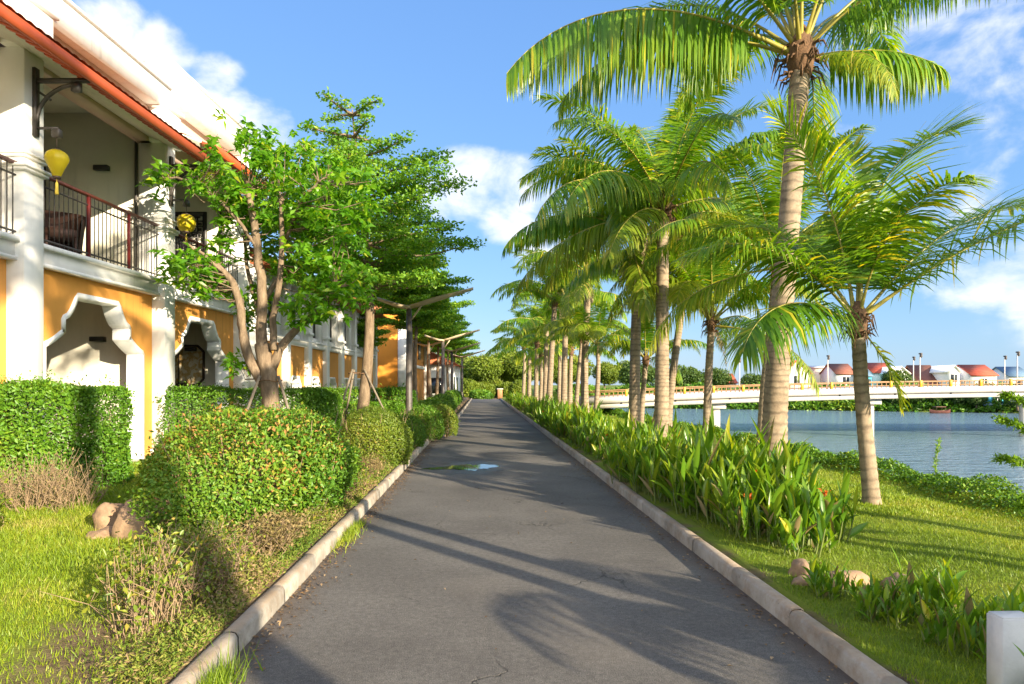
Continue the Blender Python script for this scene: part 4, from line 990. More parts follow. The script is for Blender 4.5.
def layered_tree(label, loc, H, spread, seed, nleaf, lsize, trunk_r=0.17, lean=0.0, group='layered trees along the left kerb', bare=0.40, mat='tree2', name='layered_tree'):
    """umbrella-like tree: flat tiers of fine foliage on level branches"""
    r = np.random.default_rng(seed); root = thing(name, label, 'tree', loc, 0, group); g = MB(); lf = MB()
    s = np.linspace(0, 1, 16); P = np.stack([lean*H*s + 0.03*H*np.sin(4*s), 0.02*H*np.sin(3*s+1), H*s-0.05], -1)
    g.tube(P, np.interp(s, [0, .05, .5, 1], [trunk_r*1.35, trunk_r, trunk_r*.62, .02]), 9)
    tiers = np.linspace(bare, 0.985, 9); pads = []
    for ti, h in enumerate(tiers):
        c = np.array([np.interp(h, s, P[:, k]) for k in range(3)])
        R_ = spread*np.interp(h, [bare, bare+.12, .7, 1.0], [0.75, 1.0, 0.92, 0.30])
        nb = int(np.interp(h, [bare, 1], [8, 4])); a0 = r.uniform(0, 6.28)
        for b in range(nb):
            a = a0 + 6.283*b/nb + r.normal(0, 0.25); L = R_*r.uniform(0.6, 1.12)
            e = c + np.array([math.cos(a)*L, math.sin(a)*L, L*r.uniform(0.02, 0.22)])
            m = c + (e-c)*0.5 + np.array([0, 0, r.normal(0.02, 0.05)*L])
            pth = smooth_path([c, m, e], 8); g.tube(pth, np.linspace(trunk_r*0.28, 0.008, 8), 5, cap=False)
            for q_ in np.linspace(0.30, 1.0, 6):
                p = c + (e-c)*q_; pads.append((p, L*0.26*(1.15-0.45*q_)))
                for sg in (-1, 1):
                    sd = np.array([-math.sin(a), math.cos(a), 0.08])*sg*L*0.30*(1.2-q_)*r.uniform(.5, 1.1)
                    pads.append((p+sd, L*0.20)); g.tube([p, p+sd], [0.010, 0.004], 4, cap=False)
    w_ = np.array([x[1]**2 for x in pads]); w_ /= w_.sum(); cnt = r.multinomial(nleaf, w_)
    for (p, ra), n in zip(pads, cnt):
        if n == 0: continue
        v = unit(n, r)*(r.uniform(0, 1, n)**0.4)[:, None]*ra; v[:, 2] = v[:, 2]*0.30 + 0.03
        pos = p+v
        d = unit(n, r); d[:, 2] *= 0.5
        nr = np.tile([0, 0, 0.55], (n, 1)) + unit(n, r)
        lf.leaves(pos, d, nr, lsize*r.uniform(0.7, 1.3, n), lsize*0.6*r.uniform(0.7, 1.3, n), np.clip(r.normal(0.42, 0.2, n)+r.normal(0, 0.1), 0, 1))
    obj('trunk', g, M['bark'], root, smooth=True); obj('crown', lf, M[mat], root)
    return root
Y2 = 19.0
x2 = at(357, 0, Y2)[0]
layered_tree('tall layered tree with pale trunk rising behind the round clipped bush', (x2, Y2, 0.05), 9.2, 3.3, 5, 31000, 0.115, 0.18, 0.012, bare=0.47)
lt = layered_tree('layered tree with fine foliage right behind the second wing lamp', (ux(-3.2, 28), 28, 0.05), 8.2, 2.7, 8, 28000, 0.13, 0.15, 0.0, bare=0.58)
for lab, u, y, sc, rz in (('dark layered tree between the wing lamps midway along the left kerb', -3.2, 34.5, 0.95, 2.0), ('layered tree further along the left kerb, seen between lamp canopies', -3.2, 42, 0.92, 4.0),
                          ('layered tree leaning over the far left kerb', -3.2, 49, 0.92, 1.0), ('distant layered tree near the far end of the left kerb', -2.6, 56, 0.9, 3.0),
                          ('last layered tree at the far end of the left kerb', -2.8, 66, 0.9, 5.2), ('layered tree set back in front of the orange house', -6.2, 33, 0.72, 0.7)):
    dup(lt, (ux(u, y), y, 0.05), rz, sc, lab)

# stakes that brace the trees
def stakes(label, x, y, rr, h, n=3, a0=0.4):
    t_ = thing('tree_support', label, 'tree support', (x, y, 0.03), 0, 'pole tripods bracing the left trees')
    for k in range(n):
        a = a0 + 6.283*k/n
        obj('pole', MB().tube([(math.cos(a)*rr, math.sin(a)*rr, 0), (math.cos(a)*0.20, math.sin(a)*0.20, h)], 0.03, 7), M['stake'], t_)
    obj('tie', MB().tube([(0.23*math.cos(a), 0.23*math.sin(a), h-0.1+0.02*math.sin(3*a)) for a in np.linspace(0, 6.28, 15)], 0.012, 5), M['fibre'], t_)
stakes('pole tripod bracing the many-trunked tree behind the big bush', at(270, 0, Y1)[0], Y1, 0.85, 1.75, 3, -0.35)
stakes('pale pole tripod bracing the tall layered tree trunk', x2, Y2, 1.15, 2.0, 3, -2.0)

# ------------------------------------------------------------------ wing lamps
def wing_lamp(label, x, y, first=None, rz=0):
    if first: return dup(first, (x, y, 0.05), rz, 1.0, label)
    L = thing('street_lamp', label, 'street lamp', (x, y, 0.05), rz, 'wing-shaped lamps along the left kerb')
    g = MB(); g.tube([(0, 0, -.1), (0, 0, 0.6), (0, 0, 4.02)], [0.125, 0.115, 0.085], 12); obj('post', g, M['lamppost'], L)
    g = MB(); g.bbox(-0.2, 0.2, -0.2, 0.2, -0.05, 0.05, 0.02); obj('base_plate', g, M['lamppost'], L)
    def wing(px_, pz, wd):
        g = MB(); n = len(px_); v = []
        for i in range(n):
            w_ = wd[i]; th = 0.05 + 0.04*(w_/0.3)
            v += [(px_[i], -w_, pz[i]+0.02), (px_[i], 0, pz[i]-th), (px_[i], w_, pz[i]+0.02), (px_[i], 0, pz[i]+0.05)]
        q = [(i*4+k, i*4+(k+1) % 4, i*4+4+(k+1) % 4, i*4+4+k) for i in range(n-1) for k in range(4)]
        g.add(v, q+[(0, 3, 2, 1), (n*4-4, n*4-3, n*4-2, n*4-1)]); return g
    obj('canopy_wing', wing([0.08, -0.2, -0.5, -0.85, -1.05], [4.10, 4.12, 4.20, 4.32, 4.38], [0.16, 0.30, 0.30, 0.16, 0.02]), M['lampwing'], L)
    obj('canopy_wing', wing([-0.08, 0.3, 0.8, 1.3, 1.8, 2.1], [4.09, 4.18, 4.34, 4.48, 4.62, 4.70], [0.16, 0.32, 0.36, 0.27, 0.13, 0.02]), M['lampwing'], L)
    obj('brace', MB().tube([(0.06, 0, 3.66), (0.25, 0, 3.92), (0.42, 0, 4.17)], [0.03, 0.035, 0.03], 6), M['lampwing'], L)
    return L
l1 = wing_lamp('nearest wing-canopied lamp post, standing right of the tall layered tree', at(409, 0, 22.3)[0], 22.3)
for lab, px, y in (('second wing-canopied lamp post along the left kerb', 443, 39), ('third wing-canopied lamp post in line along the left kerb', 452, 51), ('fourth and farthest clear wing-canopied lamp post', 462, 62), ('wing-canopied lamp post set back among the foliage beyond the nearest one', 428, 44)):
    wing_lamp(lab, at(px, 0, y)[0], y, l1)
for lab, x, y in (('unseen wing-canopied lamp added right of the camera to cast the farther thin shadow on the near path', 4.5, 1.3), ('unseen wing-canopied lamp added right of the camera to cast the nearer thin shadow on the near path', 5.0, 0.1)):
    wing_lamp(lab, x, y, l1, 2.2)  # unseen lamps added in place of palms to throw the two thin shadows

# ------------------------------------------------------------------ bushes and hedges
def leaf_mass(pos, nrm, n, ls, r, mb, base=0.42, spread=0.2, dry=0.0):
    # thin patches, a darker inner layer and long stray shoots
    gap = (lump(pos*4.7+2.3) < -0.42) & (r.uniform(0, 1, n) < 0.72)
    inner = gap | (r.uniform(0, 1, n) < 0.16)
    pos = pos - nrm*np.where(inner, r.uniform(.06, .20, n), 0)[:, None]
    stray = r.uniform(0, 1, n) < 0.02
    pos = pos + (nrm + np.array([0, 0, .5]))*np.where(stray, r.uniform(.02, .12, n), 0)[:, None]
    ls = ls*(1+0.28*lump(pos*2.9+7))
    d = nrm*0.35 + unit(n, r)*0.9; d[:, 2] += 0.25
    nn = nrm + unit(n, r)*0.55
    rr = base + 0.20*lump(pos*2.2) + r.normal(0, spread*.7, n)
    if dry:
        k = np.clip(lump(pos*1.6+5)*1.2 + (pos[:, 2]-0.75)*1.6, 0, 1)*dry
        rr = np.where(r.uniform(0, 1, n) < k, r.uniform(.9, 1.05, n), rr)
    mb.leaves(pos, d, nn, ls*r.uniform(0.65, 1.35, n), ls*0.55*r.uniform(0.75, 1.3, n), np.clip(rr, 0, 1))
def twigs(mb, r, n, cx, rad, h, spread=0.7, rr=0.008):
    for _ in range(n):
        a = r.uniform(0, 6.28); q_ = r.uniform(0, 1)**0.5
        b = np.array([math.cos(a)*rad[0]*q_*spread, math.sin(a)*rad[1]*q_*spread, 0]); e = np.array([math.cos(a)*rad[0]*q_*0.97, math.sin(a)*rad[1]*q_*0.97, h*r.uniform(0.5, 0.95)])
        m = (b+e)/2 + r.normal(0, 0.05, 3); mb.tube([b, m, e], [rr*1.4, rr, rr*0.4], 4, cap=False)
def bush(name, label, cat, loc, rad, h, n, ls, mat, seed, flat=2.4, lumpy=0.09, group=None, rz=0, wood='twig', ntw=40, base=0.42, lowcut=0.06, dry=0.0):
    r = np.random.default_rng(seed); root = thing(name, label, cat, loc, rz, group)
    v = unit(n, r); v[:, 2] = np.abs(v[:, 2])*1.0 if lowcut else v[:, 2]
    v[:, 2] = r.uniform(-0.55, 1, n); hor = np.sqrt(1-v[:, 2]**2); a = r.uniform(0, 6.283, n); v[:, 0] = hor*np.cos(a); v[:, 1] = hor*np.sin(a)
    p_ = flat; k = (np.abs(v)**p_).sum(1)**(-1/p_); v2 = v*k[:, None]
    nrm = np.sign(v2)*np.abs(v2)**(p_-1)/np.array([rad[0], rad[1], h*.62]); nrm /= np.linalg.norm(nrm, axis=1)[:, None]
    depth = 1 - np.abs(r.normal(0, 0.07, n)) + lumpy*lump(v2*3.1+seed)*1.0 + 0.5*lumpy*lump(v2*8+seed)
    depth = depth + (r.uniform(0, 1, n) < 0.03)*r.uniform(0, 0.10, n)
    hz = h*0.62
    pos = v2*depth[:, None]*np.array([rad[0], rad[1], hz]); pos[:, 2] += h - hz
    pos = pos[pos[:, 2] > lowcut]; nrm = nrm[:len(pos)] if False else nrm[(v2*depth[:, None]*np.array([rad[0], rad[1], hz]))[:, 2] + h - hz > lowcut]
    lf = MB(); leaf_mass(pos, nrm, len(pos), ls, r, lf, base, 0.2, dry); obj('foliage', lf, M[mat], root)
    tw = MB(); twigs(tw, r, ntw, 0, rad, h); obj('branches', tw, M[wood], root)
    return root
def hedge(name, label, loc, rz, lx, ly, h, n, ls, mat, seed, group=None):
    r = np.random.default_rng(seed); root = thing(name, label, 'hedge', loc, rz, group)
    A = np.array([lx*ly, lx*h, lx*h, ly*h, ly*h]); f = r.choice(5, n, p=A/A.sum())
    u_ = r.uniform(-1, 1, n); v_ = r.uniform(-1, 1, n)
    pos = np.zeros((n, 3)); nr = np.zeros((n, 3))
    for k in range(5):
        m = f == k
        if k == 0: pos[m] = np.stack([u_[m]*lx/2, v_[m]*ly/2, np.full(m.sum(), h)], -1); nr[m] = (0, 0, 1)
        elif k < 3: s_ = -1 if k == 1 else 1; pos[m] = np.stack([u_[m]*lx/2, np.full(m.sum(), s_*ly/2), (v_[m]+1)/2*h], -1); nr[m] = (0, s_, 0)
        else: s_ = -1 if k == 3 else 1; pos[m] = np.stack([np.full(m.sum(), s_*lx/2), u_[m]*ly/2, (v_[m]+1)/2*h], -1); nr[m] = (s_, 0, 0)
    # round the edges
    c = pos - np.array([0, 0, h/2]); q_ = np.abs(c)/np.array([lx/2, ly/2, h/2]); k = (q_**9).sum(1)**(1/9); c = c/np.maximum(k, 1)[:, None]
    pos = c + np.array([0, 0, h/2])
    dep = -np.abs(r.normal(0, 0.045, n)) + 0.075*lump(pos*2.6+seed) + 0.035*lump(pos*8) + (r.uniform(0, 1, n) < 0.03)*r.uniform(0, 0.12, n)
    pos = pos + nr*dep[:, None]; m = pos[:, 2] > 0.04
    lf = MB(); leaf_mass(pos[m], nr[m], int(m.sum()), ls, r, lf, 0.45); obj('foliage', lf, M[mat], root)
    g = MB(); 
    for _ in range(60):
        b = np.array([r.uniform(-.45, .45)*lx, r.uniform(-.4, .4)*ly, 0]); e = b + np.array([r.normal(0, .12), r.normal(0, .12), h*r.uniform(.6, .9)]); g.tube([b, (b+e)/2+r.normal(0, .03, 3), e], [0.012, .009, .004], 4, cap=False)
    obj('branches', g, M['twig'], root)
    return root
hedge('clipped_hedge', 'tall clipped bright green hedge at the left edge in front of the first arch', (-6.55, 9.35, 0.05), 0.05, 2.2, 1.15, 1.56, 32000, 0.05, 'hedge', 31)
hedge('clipped_hedge', 'low clipped hedge behind the many-trunked tree along the arcade', (-5.85, 15.2, 0.05), 0.45, 3.6, 1.0, 1.44, 22000, 0.055, 'hedge', 32)
hedge('clipped_hedge', 'bright hedge end right of the many-trunked tree', (-4.55, 16.3, 0.05), 0.2, 0.9, 1.2, 1.30, 9000, 0.055, 'hedge', 33)
hedge('clipped_hedge', 'long dark clipped hedge in front of the smaller arches', (-5.3, 23.6, 0.05), 0.25, 3.8, 1.3, 1.42, 16000, 0.07, 'hedge', 34)
hedge('clipped_hedge', 'lower hedge row left of the nearest wing lamp', (-4.3, 20.7, 0.05), 0.2, 1.9, 1.0, 1.05, 9000, 0.065, 'hedge', 35)
bush('clipped_bush', 'big shaggy rounded bush beside the left kerb with reddish dry top', 'bush', (-2.86, 7.95, 0.05), (0.98, 1.95), 1.27, 50000, 0.042, 'bush', 41, 2.05, 0.15, rz=0.04, ntw=160, base=0.47, dry=.22)
bush('clipped_bush', 'small green bush squeezed between the big shaggy bush and the round clipped one', 'bush', (-2.95, 10.4, 0.05), (0.5, 0.55), 0.82, 14000, 0.042, 'bush', 42, 2.6, 0.08)
bush('round_bush', 'round dome-clipped bush in front of the tall layered tree', 'bush', (at(376, 0, 12.9)[0], 12.9, 0.05), (0.70, 0.68), 1.16, 20000, 0.036, 'bush_y', 43, 2.0, 0.05, base=0.38)
bush('round_bush', 'small round bush at the foot of the nearest wing lamp', 'bush', (at(424, 0, 19.0)[0], 19.0, 0.05), (0.55, 0.6), 0.98, 9000, 0.045, 'bush', 44, 2.3, 0.05)
bush('round_bush', 'round bush just before the side path gap in the left kerb', 'bush', (at(441, 0, 20.3)[0], 20.4, 0.05), (0.5, 0.55), 0.95, 8000, 0.045, 'bush_y', 45, 2.3, 0.05)
bush('round_bush', 'dark low bush left of the two small round bushes', 'bush', (at(405, 0, 16.6)[0], 16.6, 0.05), (0.5, 0.6), 0.80, 8000, 0.045, 'bush', 46, 2.3, 0.08)
for i, (u, y, h) in enumerate([(-2.3, 25.5, 0.8), (-2.2, 29, 0.9), (-2.3, 33, 0.95), (-2.2, 38, 1.0), (-2.3, 44, 1.0), (-2.3, 51, 1.1), (-2.4, 59, 1.1)]):
    bush('low_bush', ['bush just past the side path gap in the left kerb', 'second bush past the side path gap', 'third bush past the side path gap', 'dark bush under the midway layered tree', 'bush under the lamp canopies far along the left kerb', 'far bush near the end of the left kerb', 'last bush at the end of the left kerb'][i], 'bush', (ux(u, y), y, 0.05), (0.7, 1.3), h, 6000, 0.08, 'bush' if i % 2 == 0 else 'hedge', 50+i, 2.3, 0.1)

def dry_shrub(label, loc, rad, h, seed, n=900, ntw=140, ls=0.035, mat='dry', name='dry_shrub'):
    r = np.random.default_rng(seed); root = thing(name, label, 'shrub', loc, 0, 'low dry shrubs along the left kerb')
    g = MB(); ends = []
    for _ in range(ntw):
        a = r.uniform(0, 6.28); q_ = r.uniform(0, 1)**0.6
        b = np.array([math.cos(a)*rad[0]*q_*.7, math.sin(a)*rad[1]*q_*.7, 0]); e = b + np.array([r.normal(0, .3)*rad[0], r.normal(0, .3)*rad[0], h*r.uniform(.45, 1.05)])
        m = (b+e)/2+r.normal(0, .05, 3); g.tube([b, m, e], [.0042, .0034, .0015], 4, cap=False); ends += [m, e]
        for _k in range(2):
            e2 = m + np.array([r.normal(0, .08), r.normal(0, .08), h*r.uniform(.05, .35)]); g.tube([m, e2], [.003, .0015], 3, cap=False); ends.append(e2)
    obj('branches', g, M['twig'], root)
    E = np.array(ends); p = E[r.integers(0, len(E), n)] + r.normal(0, 0.035, (n, 3)); p[:, 2] = np.maximum(p[:, 2], 0.02)
    lf = MB(); lf.leaves(p, unit(n, r), unit(n, r)+np.array([0, 0, 1.0]), ls*r.uniform(.6, 1.4, n), ls*.5*r.uniform(.7, 1.3, n), np.clip(r.normal(.5, .25, n), 0, 1)); obj('foliage', lf, M[mat], root)
    return root
dry_shrub('pale dry twiggy shrub below the tall left hedge', (-5.25, 7.6, 0.1), (0.75, 0.6), 0.72, 60, 700, 200)
dry_shrub('yellow-green low shrub cut by the left edge of the photo', (-5.15, 6.35, 0.1), (0.45, 0.35), 0.62, 61, 2500, 80, 0.045, 'fary')
dry_shrub('spindly half-bare shrub nearest the camera beside the left kerb', (-2.25, 4.25, 0.1), (0.26, 0.45), 0.55, 62, 900, 75, 0.045, 'bush_y')
dry_shrub('dry brown shrub at the foot of the big shaggy bush', (-2.45, 5.35, 0.1), (0.42, 0.45), 0.42, 63, 1600, 130, 0.035, 'bush_y')
dry_shrub('low dry shrub beside the kerb next to the nearest spindly one', (-2.15, 4.95, 0.1), (0.18, 0.5), 0.30, 64, 700, 90, 0.035, 'bush_y')
labs = ['low dry groundcover patch along the kerb below the big shaggy bush', 'yellowing groundcover patch along the kerb halfway past the big shaggy bush', 'dry groundcover patch where the big shaggy bush ends', 'pale groundcover beside the kerb below the small squeezed bush', 'groundcover patch beside the kerb nearest the round clipped bush', 'dry groundcover just past the round clipped bush', 'yellow groundcover leading to the two small round bushes', 'groundcover patch against the kerb at the two small round bushes', 'dry groundcover at the corner of the side path gap']
for i, lab in enumerate(labs):
    y = [6.1, 7.2, 8.4, 9.7, 11.2, 13.0, 15.0, 17.2, 19.6][i]
    dry_shrub(lab, (ux(-1.92, y), y, 0.09), (0.28, 0.78), [0.32, 0.28, 0.34, 0.32, 0.26, 0.26, 0.32, 0.36, 0.4][i], 70+i, 2600, 150, 0.04, ['dry', 'bush_y', 'dry', 'bush_y'][i % 4])

# ------------------------------------------------------------------ rocks
def rock(label, loc, s, seed):
    r = np.random.default_rng(seed); n, m = 26, 16; v = []
    for i in range(m+1):
        th = math.pi*i/m
        for j in range(n):
            ph = 2*math.pi*j/n; d = np.array([math.sin(th)*math.cos(ph), math.sin(th)*math.sin(ph), math.cos(th)])
            d2 = np.sign(d)*np.abs(d)**0.75
            k = 1 + 0.24*lump(d*1.5+seed*3.1) + 0.14*lump(d*4+seed) + 0.08*lump(d*9+seed)
            v.append(d2*k*np.array(s))
    q = [(i*n+j, i*n+(j+1) % n, (i+1)*n+(j+1) % n, (i+1)*n+j) for i in range(m) for j in range(n)]
    o = obj('rock', MB().add(v, [x[::-1] for x in q]), M['stone'], None, loc, False); o.rotation_euler = (0, 0, seed*1.3)
    return tag(o, label, 'rock')
rock('large brown rock leaning against the big shaggy bush on the left lawn', (-3.42, 6.42, 0.22), (0.24, 0.20, 0.26), 1)
rock('small round tan rock at the front of the left rock pile', (-3.78, 6.25, 0.18), (0.15, 0.13, 0.12), 2)
rock('pale squarish rock at the back of the left rock pile', (-3.84, 6.62, 0.26), (0.16, 0.14, 0.16), 3)
rock('round tan rock at the end of the lance-leaved clumps on the right', (2.30, 5.38, 0.12), (0.105, 0.10, 0.10), 4)
rock('wide half-buried tan rock right of the round one', (2.52, 5.15, 0.09), (0.17, 0.12, 0.10), 5)
rock('tan rock behind the small orange flower on the right lawn', (2.88, 5.1, 0.08), (0.13, 0.10, 0.10), 6)
rock('small low stone against the right kerb by the wide rock', (2.18, 5.15, 0.10), (0.07, 0.06, 0.05), 7)
rock('reddish flat stone tucked under the round tan rock', (2.28, 5.22, 0.08), (0.09, 0.08, 0.05), 8)

# ------------------------------------------------------------------ lance-leaved clumps along the right kerb
def canna_mesh(seed, h, rad, nst, flowers=2, lw=0.062):
    r = np.random.default_rng(seed); lf = MB(); st = MB(); fl = MB(); NS = 6
    for i in range(nst):
        a = r.uniform(0, 6.28); q_ = rad*r.uniform(0, 1)**0.6; b = np.array([math.cos(a)*q_, math.sin(a)*q_, 0])
        hh = h*r.uniform(0.45, 1.0)*(1-0.25*q_/rad); ln = np.array([math.cos(a), math.sin(a), 0])*r.uniform(0, .25)*hh + r.normal(0, .05, 3)*hh
        top = b + ln*0.6 + np.array([0, 0, hh*0.62]); st.tube([b, (b+top)/2+r.normal(0, .01, 3), top], [.010, .008, .005], 5, cap=False)
        nl = int(r.integers(4, 7)); az = r.uniform(0, 6.28)
        for k in range(nl):
            az += 2.6 + r.normal(0, .4); f = 0.25 + 0.75*k/(nl-1)
            o = b + (top-b)*f; L = hh*r.uniform(.42, .68); el = R(r.uniform(60, 87) if k >= 1 else r.uniform(35, 65)); W = lw*r.uniform(.7, 1.25)*min(1, .5+hh)
            hd = np.array([math.cos(az), math.sin(az), 0]); s = np.linspace(0, 1, NS+1); e = el - R(r.choice([8, 15, 25, 60]))*s**1.8
            dx = np.concatenate([[0], np.cumsum(np.cos(e[:-1])*L/NS)]); dz = np.concatenate([[0], np.cumsum(np.sin(e[:-1])*L/NS)])
            C = o[None] + dx[:, None]*hd[None] + np.stack([0*dz, 0*dz, dz], -1)
            wv = np.array([-math.sin(az), math.cos(az), 0]); wp = np.interp(s, [0, .12, .4, .75, 1], [.12, .55, 1, .62, 0.02])*W*.5
            tw = r.normal(0, .5); upv = np.stack([-np.sin(e)*hd[0], -np.sin(e)*hd[1], np.cos(e)], -1)
            wvv = wv[None]*math.cos(tw) + upv*math.sin(tw); nn = upv*math.cos(tw) - wv[None]*math.sin(tw)
            V = np.stack([C-wvv*wp[:, None]+nn*wp[:, None]*.35, C, C+wvv*wp[:, None]+nn*wp[:, None]*.35], 1).reshape(-1, 3)
            Q = [(j*3+c, j*3+c+1, j*3+c+4, j*3+c+3) for j in range(NS) for c in (0, 1)]
            lf.add(V, Q, mat=(1 if (r.uniform() < (.16 if k == 0 else .03)) else 0), rnd=np.clip(np.repeat(r.normal(.42, .2) + .25*(s-.4)*r.uniform(0, 1), 3) + np.tile([0, .12, 0], NS+1), 0, 1))
    for i in range(flowers):
        a = r.uniform(0, 6.28); q_ = rad*r.uniform(.3, 1); b = np.array([math.cos(a)*q_, math.sin(a)*q_, h*r.uniform(.35, .75)])
        n = 14; d = unit(n, r); d[:, 2] = np.abs(d[:, 2]); fl.leaves(np.tile(b, (n, 1))+r.normal(0, .015, (n, 3)), d, unit(n, r), r.uniform(.04, .075, n), r.uniform(.018, .03, n), r.uniform(0, 1, n))
        st.tube([(b[0]*.8, b[1]*.8, 0), b], [.006, .004], 4, cap=False)
    return lf.mesh('leaves', [M['canna'], M['dry']], True), st.mesh('stems', M['stem']), (fl.mesh('flower', M['flower']) if flowers else None)
CM = [canna_mesh(100+i, h, rad, ns, fl) for i, (h, rad, ns, fl) in enumerate([(0.95, .40, 42, 1), (1.05, .42, 46, 0), (0.78, .38, 42, 1), (0.62, .34, 30, 0), (1.12, .45, 44, 0)])]
def canna(label, x, y, kind, sc=1.0, rz=0.0, z=0.08):
    t_ = thing('lance_leaved_plant', label, 'plant', (x, y, z), rz, 'lance-leaved clumps along the right kerb'); t_.scale = (sc, sc, sc)
    for me, nm in zip(CM[kind], ('leaves', 'stems', 'flower')):
        if me: obj(nm, me, None, t_)
near = [(2.72, 6.25, 3, 1.0, 'low lance-leaved clump ending the big group beside the round tan rock'), (2.62, 6.7, 2, .9, 'lance-leaved clump with orange flower next to the low end clump'), (3.05, 6.75, 2, 1.0, 'lance-leaved clump on the lawn side near the end of the big group'),
        (2.58, 7.2, 0, .88, 'kerbside lance-leaved clump in front of the tall near palm'), (3.05, 7.45, 0, .98, 'tall lance-leaved clump on the lawn side in front of the tall near palm'), (2.5, 7.9, 1, .88, 'kerbside lance-leaved clump left of the tall near palm'),
        (3.0, 8.3, 1, .98, 'tallest lance-leaved clump of the big group, behind the kerbside ones'), (2.42, 8.7, 0, .92, 'dense kerbside lance-leaved clump in the middle of the big group'), (2.85, 9.2, 4, .95, 'long-leaved clump with upright blades against the water'),
        (2.32, 9.6, 1, .85, 'dark kerbside lance-leaved clump at the left of the big group'), (2.75, 10.2, 4, .9, 'arching long-leaved clump in front of the second tall palm'), (2.2, 10.6, 0, .8, 'lance-leaved clump hiding the small white marker post')]
for i, (u, y, k, sc, lab) in enumerate(near): canna(lab, ux(u, y)+0.16, y, k, sc*(1.12 if i > 3 else 1.0), i*1.7)
r = np.random.default_rng(9); y = 11.7; i = 0
while y < 62:
    for u in ((2.55, 3.0) if y < 40 else (2.6,)):
        canna('lance-leaved clump in the long row under the palms on the right', ux(u+r.normal(0, .08), y), y+r.uniform(-.3, .3), int(r.choice([0, 1, 2, 3])), r.uniform(.9, 1.15) if y > 18 else (r.uniform(.8, 1.0) if y > 13.5 else r.uniform(.65, .85)), r.uniform(0, 6))
    y += 0.95 if y < 25 else 1.6
for lab, x, y, k, sc in (('small sparse clump with a tall blade beside the kerb near the bottom right', 2.62, 4.42, 3, .72), ('small lance-leaved clump left of the white concrete post', 2.62, 3.85, 3, .72), ('low seedling clump against the right kerb below the rocks', 2.28, 4.85, 3, .52),
                         ('sparse low clump between the kerb and the small orange flower', 2.40, 4.35, 3, .50), ('clump with bright long leaves crossing in front of the white concrete post', 2.52, 2.98, 3, .62), ('low clump behind the white concrete post', 3.05, 3.9, 3, .6)):
    canna(lab, x, y, k, sc, x*9, 0.07)
# single tall blade and orange flower heads near the small clumps
g = MB(); 
# white post
pst = thing('concrete_post', 'short square white concrete post at the bottom right corner', 'post', (2.385, 3.26, 0.0), 0.03)
g = MB(); g.bbox(-0.085, 0.085, -0.055, 0.055, -0.1, 0.50, 0.006); obj('shaft', g, M['concrete_post'], pst)
g = MB(); g.bbox(-0.079, 0.079, -0.049, 0.049, 0.498, 0.506, 0.003); obj('cap', g, M['concrete_post'], pst)
pst = thing('marker_post', 'small white marker post half hidden among the lance-leaved plants', 'post', (ux(2.45, 10.05), 10.05, 0.05), 0.0)
g = MB(); g.bbox(-0.05, 0.05, -0.05, 0.05, 0, 0.46, 0.01); obj('shaft', g, M['concrete_post'], pst)
g = MB(); g.bbox(-0.04, 0.04, -0.04, 0.04, 0.459, 0.475, 0.006); obj('cap', g, M['concrete_post'], pst)

# feathery sapling cut by the right edge
sap = thing('feathery_sapling', 'light green feathery sapling reaching in from the right edge over the water', 'sapling', (4.86, 6.0, 0.0))
g = MB(); lf = MB(); r = np.random.default_rng(5)
g.tube([(0, 0, -.05), (.02, 0, .6), (-.02, 0, 1.25)], [.018, .014, .007], 6)
for a, z0, el, L in ((175, 0.95, 42, .60), (185, 0.72, 30, .62), (150, 1.2, 45, .5), (20, 1.0, 40, .6), (280, 0.9, 35, .55), (80, 1.1, 45, .55), (230, 1.15, 50, .45), (195, .45, 20, .5)):
    a = R(a); s = np.linspace(0, 1, 10); e = R(el) - 0.5*s**2
    P = np.stack([np.cumsum(np.cos(e)*L/9)*math.cos(a), np.cumsum(np.cos(e)*L/9)*math.sin(a), z0+np.cumsum(np.sin(e)*L/9)], -1)
    g.tube(P, np.linspace(.008, .003, 10), 5, cap=False)
    n = 420; k = r.uniform(.15, 1.0, n); b = np.stack([np.interp(k, s, P[:, c]) for c in range(3)], -1)
    d = unit(n, r)*.8 + np.array([math.cos(a), math.sin(a), .3])*.5
    lf.leaves(b + r.normal(0, .012, (n, 3)), d, unit(n, r)+np.array([0, 0, 1.0]), r.uniform(.03, .075, n), r.uniform(.012, .02, n), r.uniform(0, 1, n))
obj('stem', g, M['stem'], sap); obj('foliage', lf, M['feather'], sap)
# a lone weed stalk on the bank
wd = thing('weed_stalk', 'lone thin green weed stalk standing against the water', 'weed', (at(935, 0, 11.2)[0], 11.2, 0.0))
g = MB(); g.tube([(0, 0, 0), (.02, 0, .35), (.08, 0, .72)], [.008, .006, .003], 5); obj('stem', g, M['stem'], wd)
lf = MB(); n = 120; k = r.uniform(.2, 1, n); lf.leaves(np.stack([k*k*.08, k*0, k*.72], -1), unit(n, r)+np.array([0, 0, .5]), unit(n, r), r.uniform(.04, .09, n), r.uniform(.012, .02, n), r.uniform(0, 1, n)); obj('foliage', lf, M['feather'], wd)

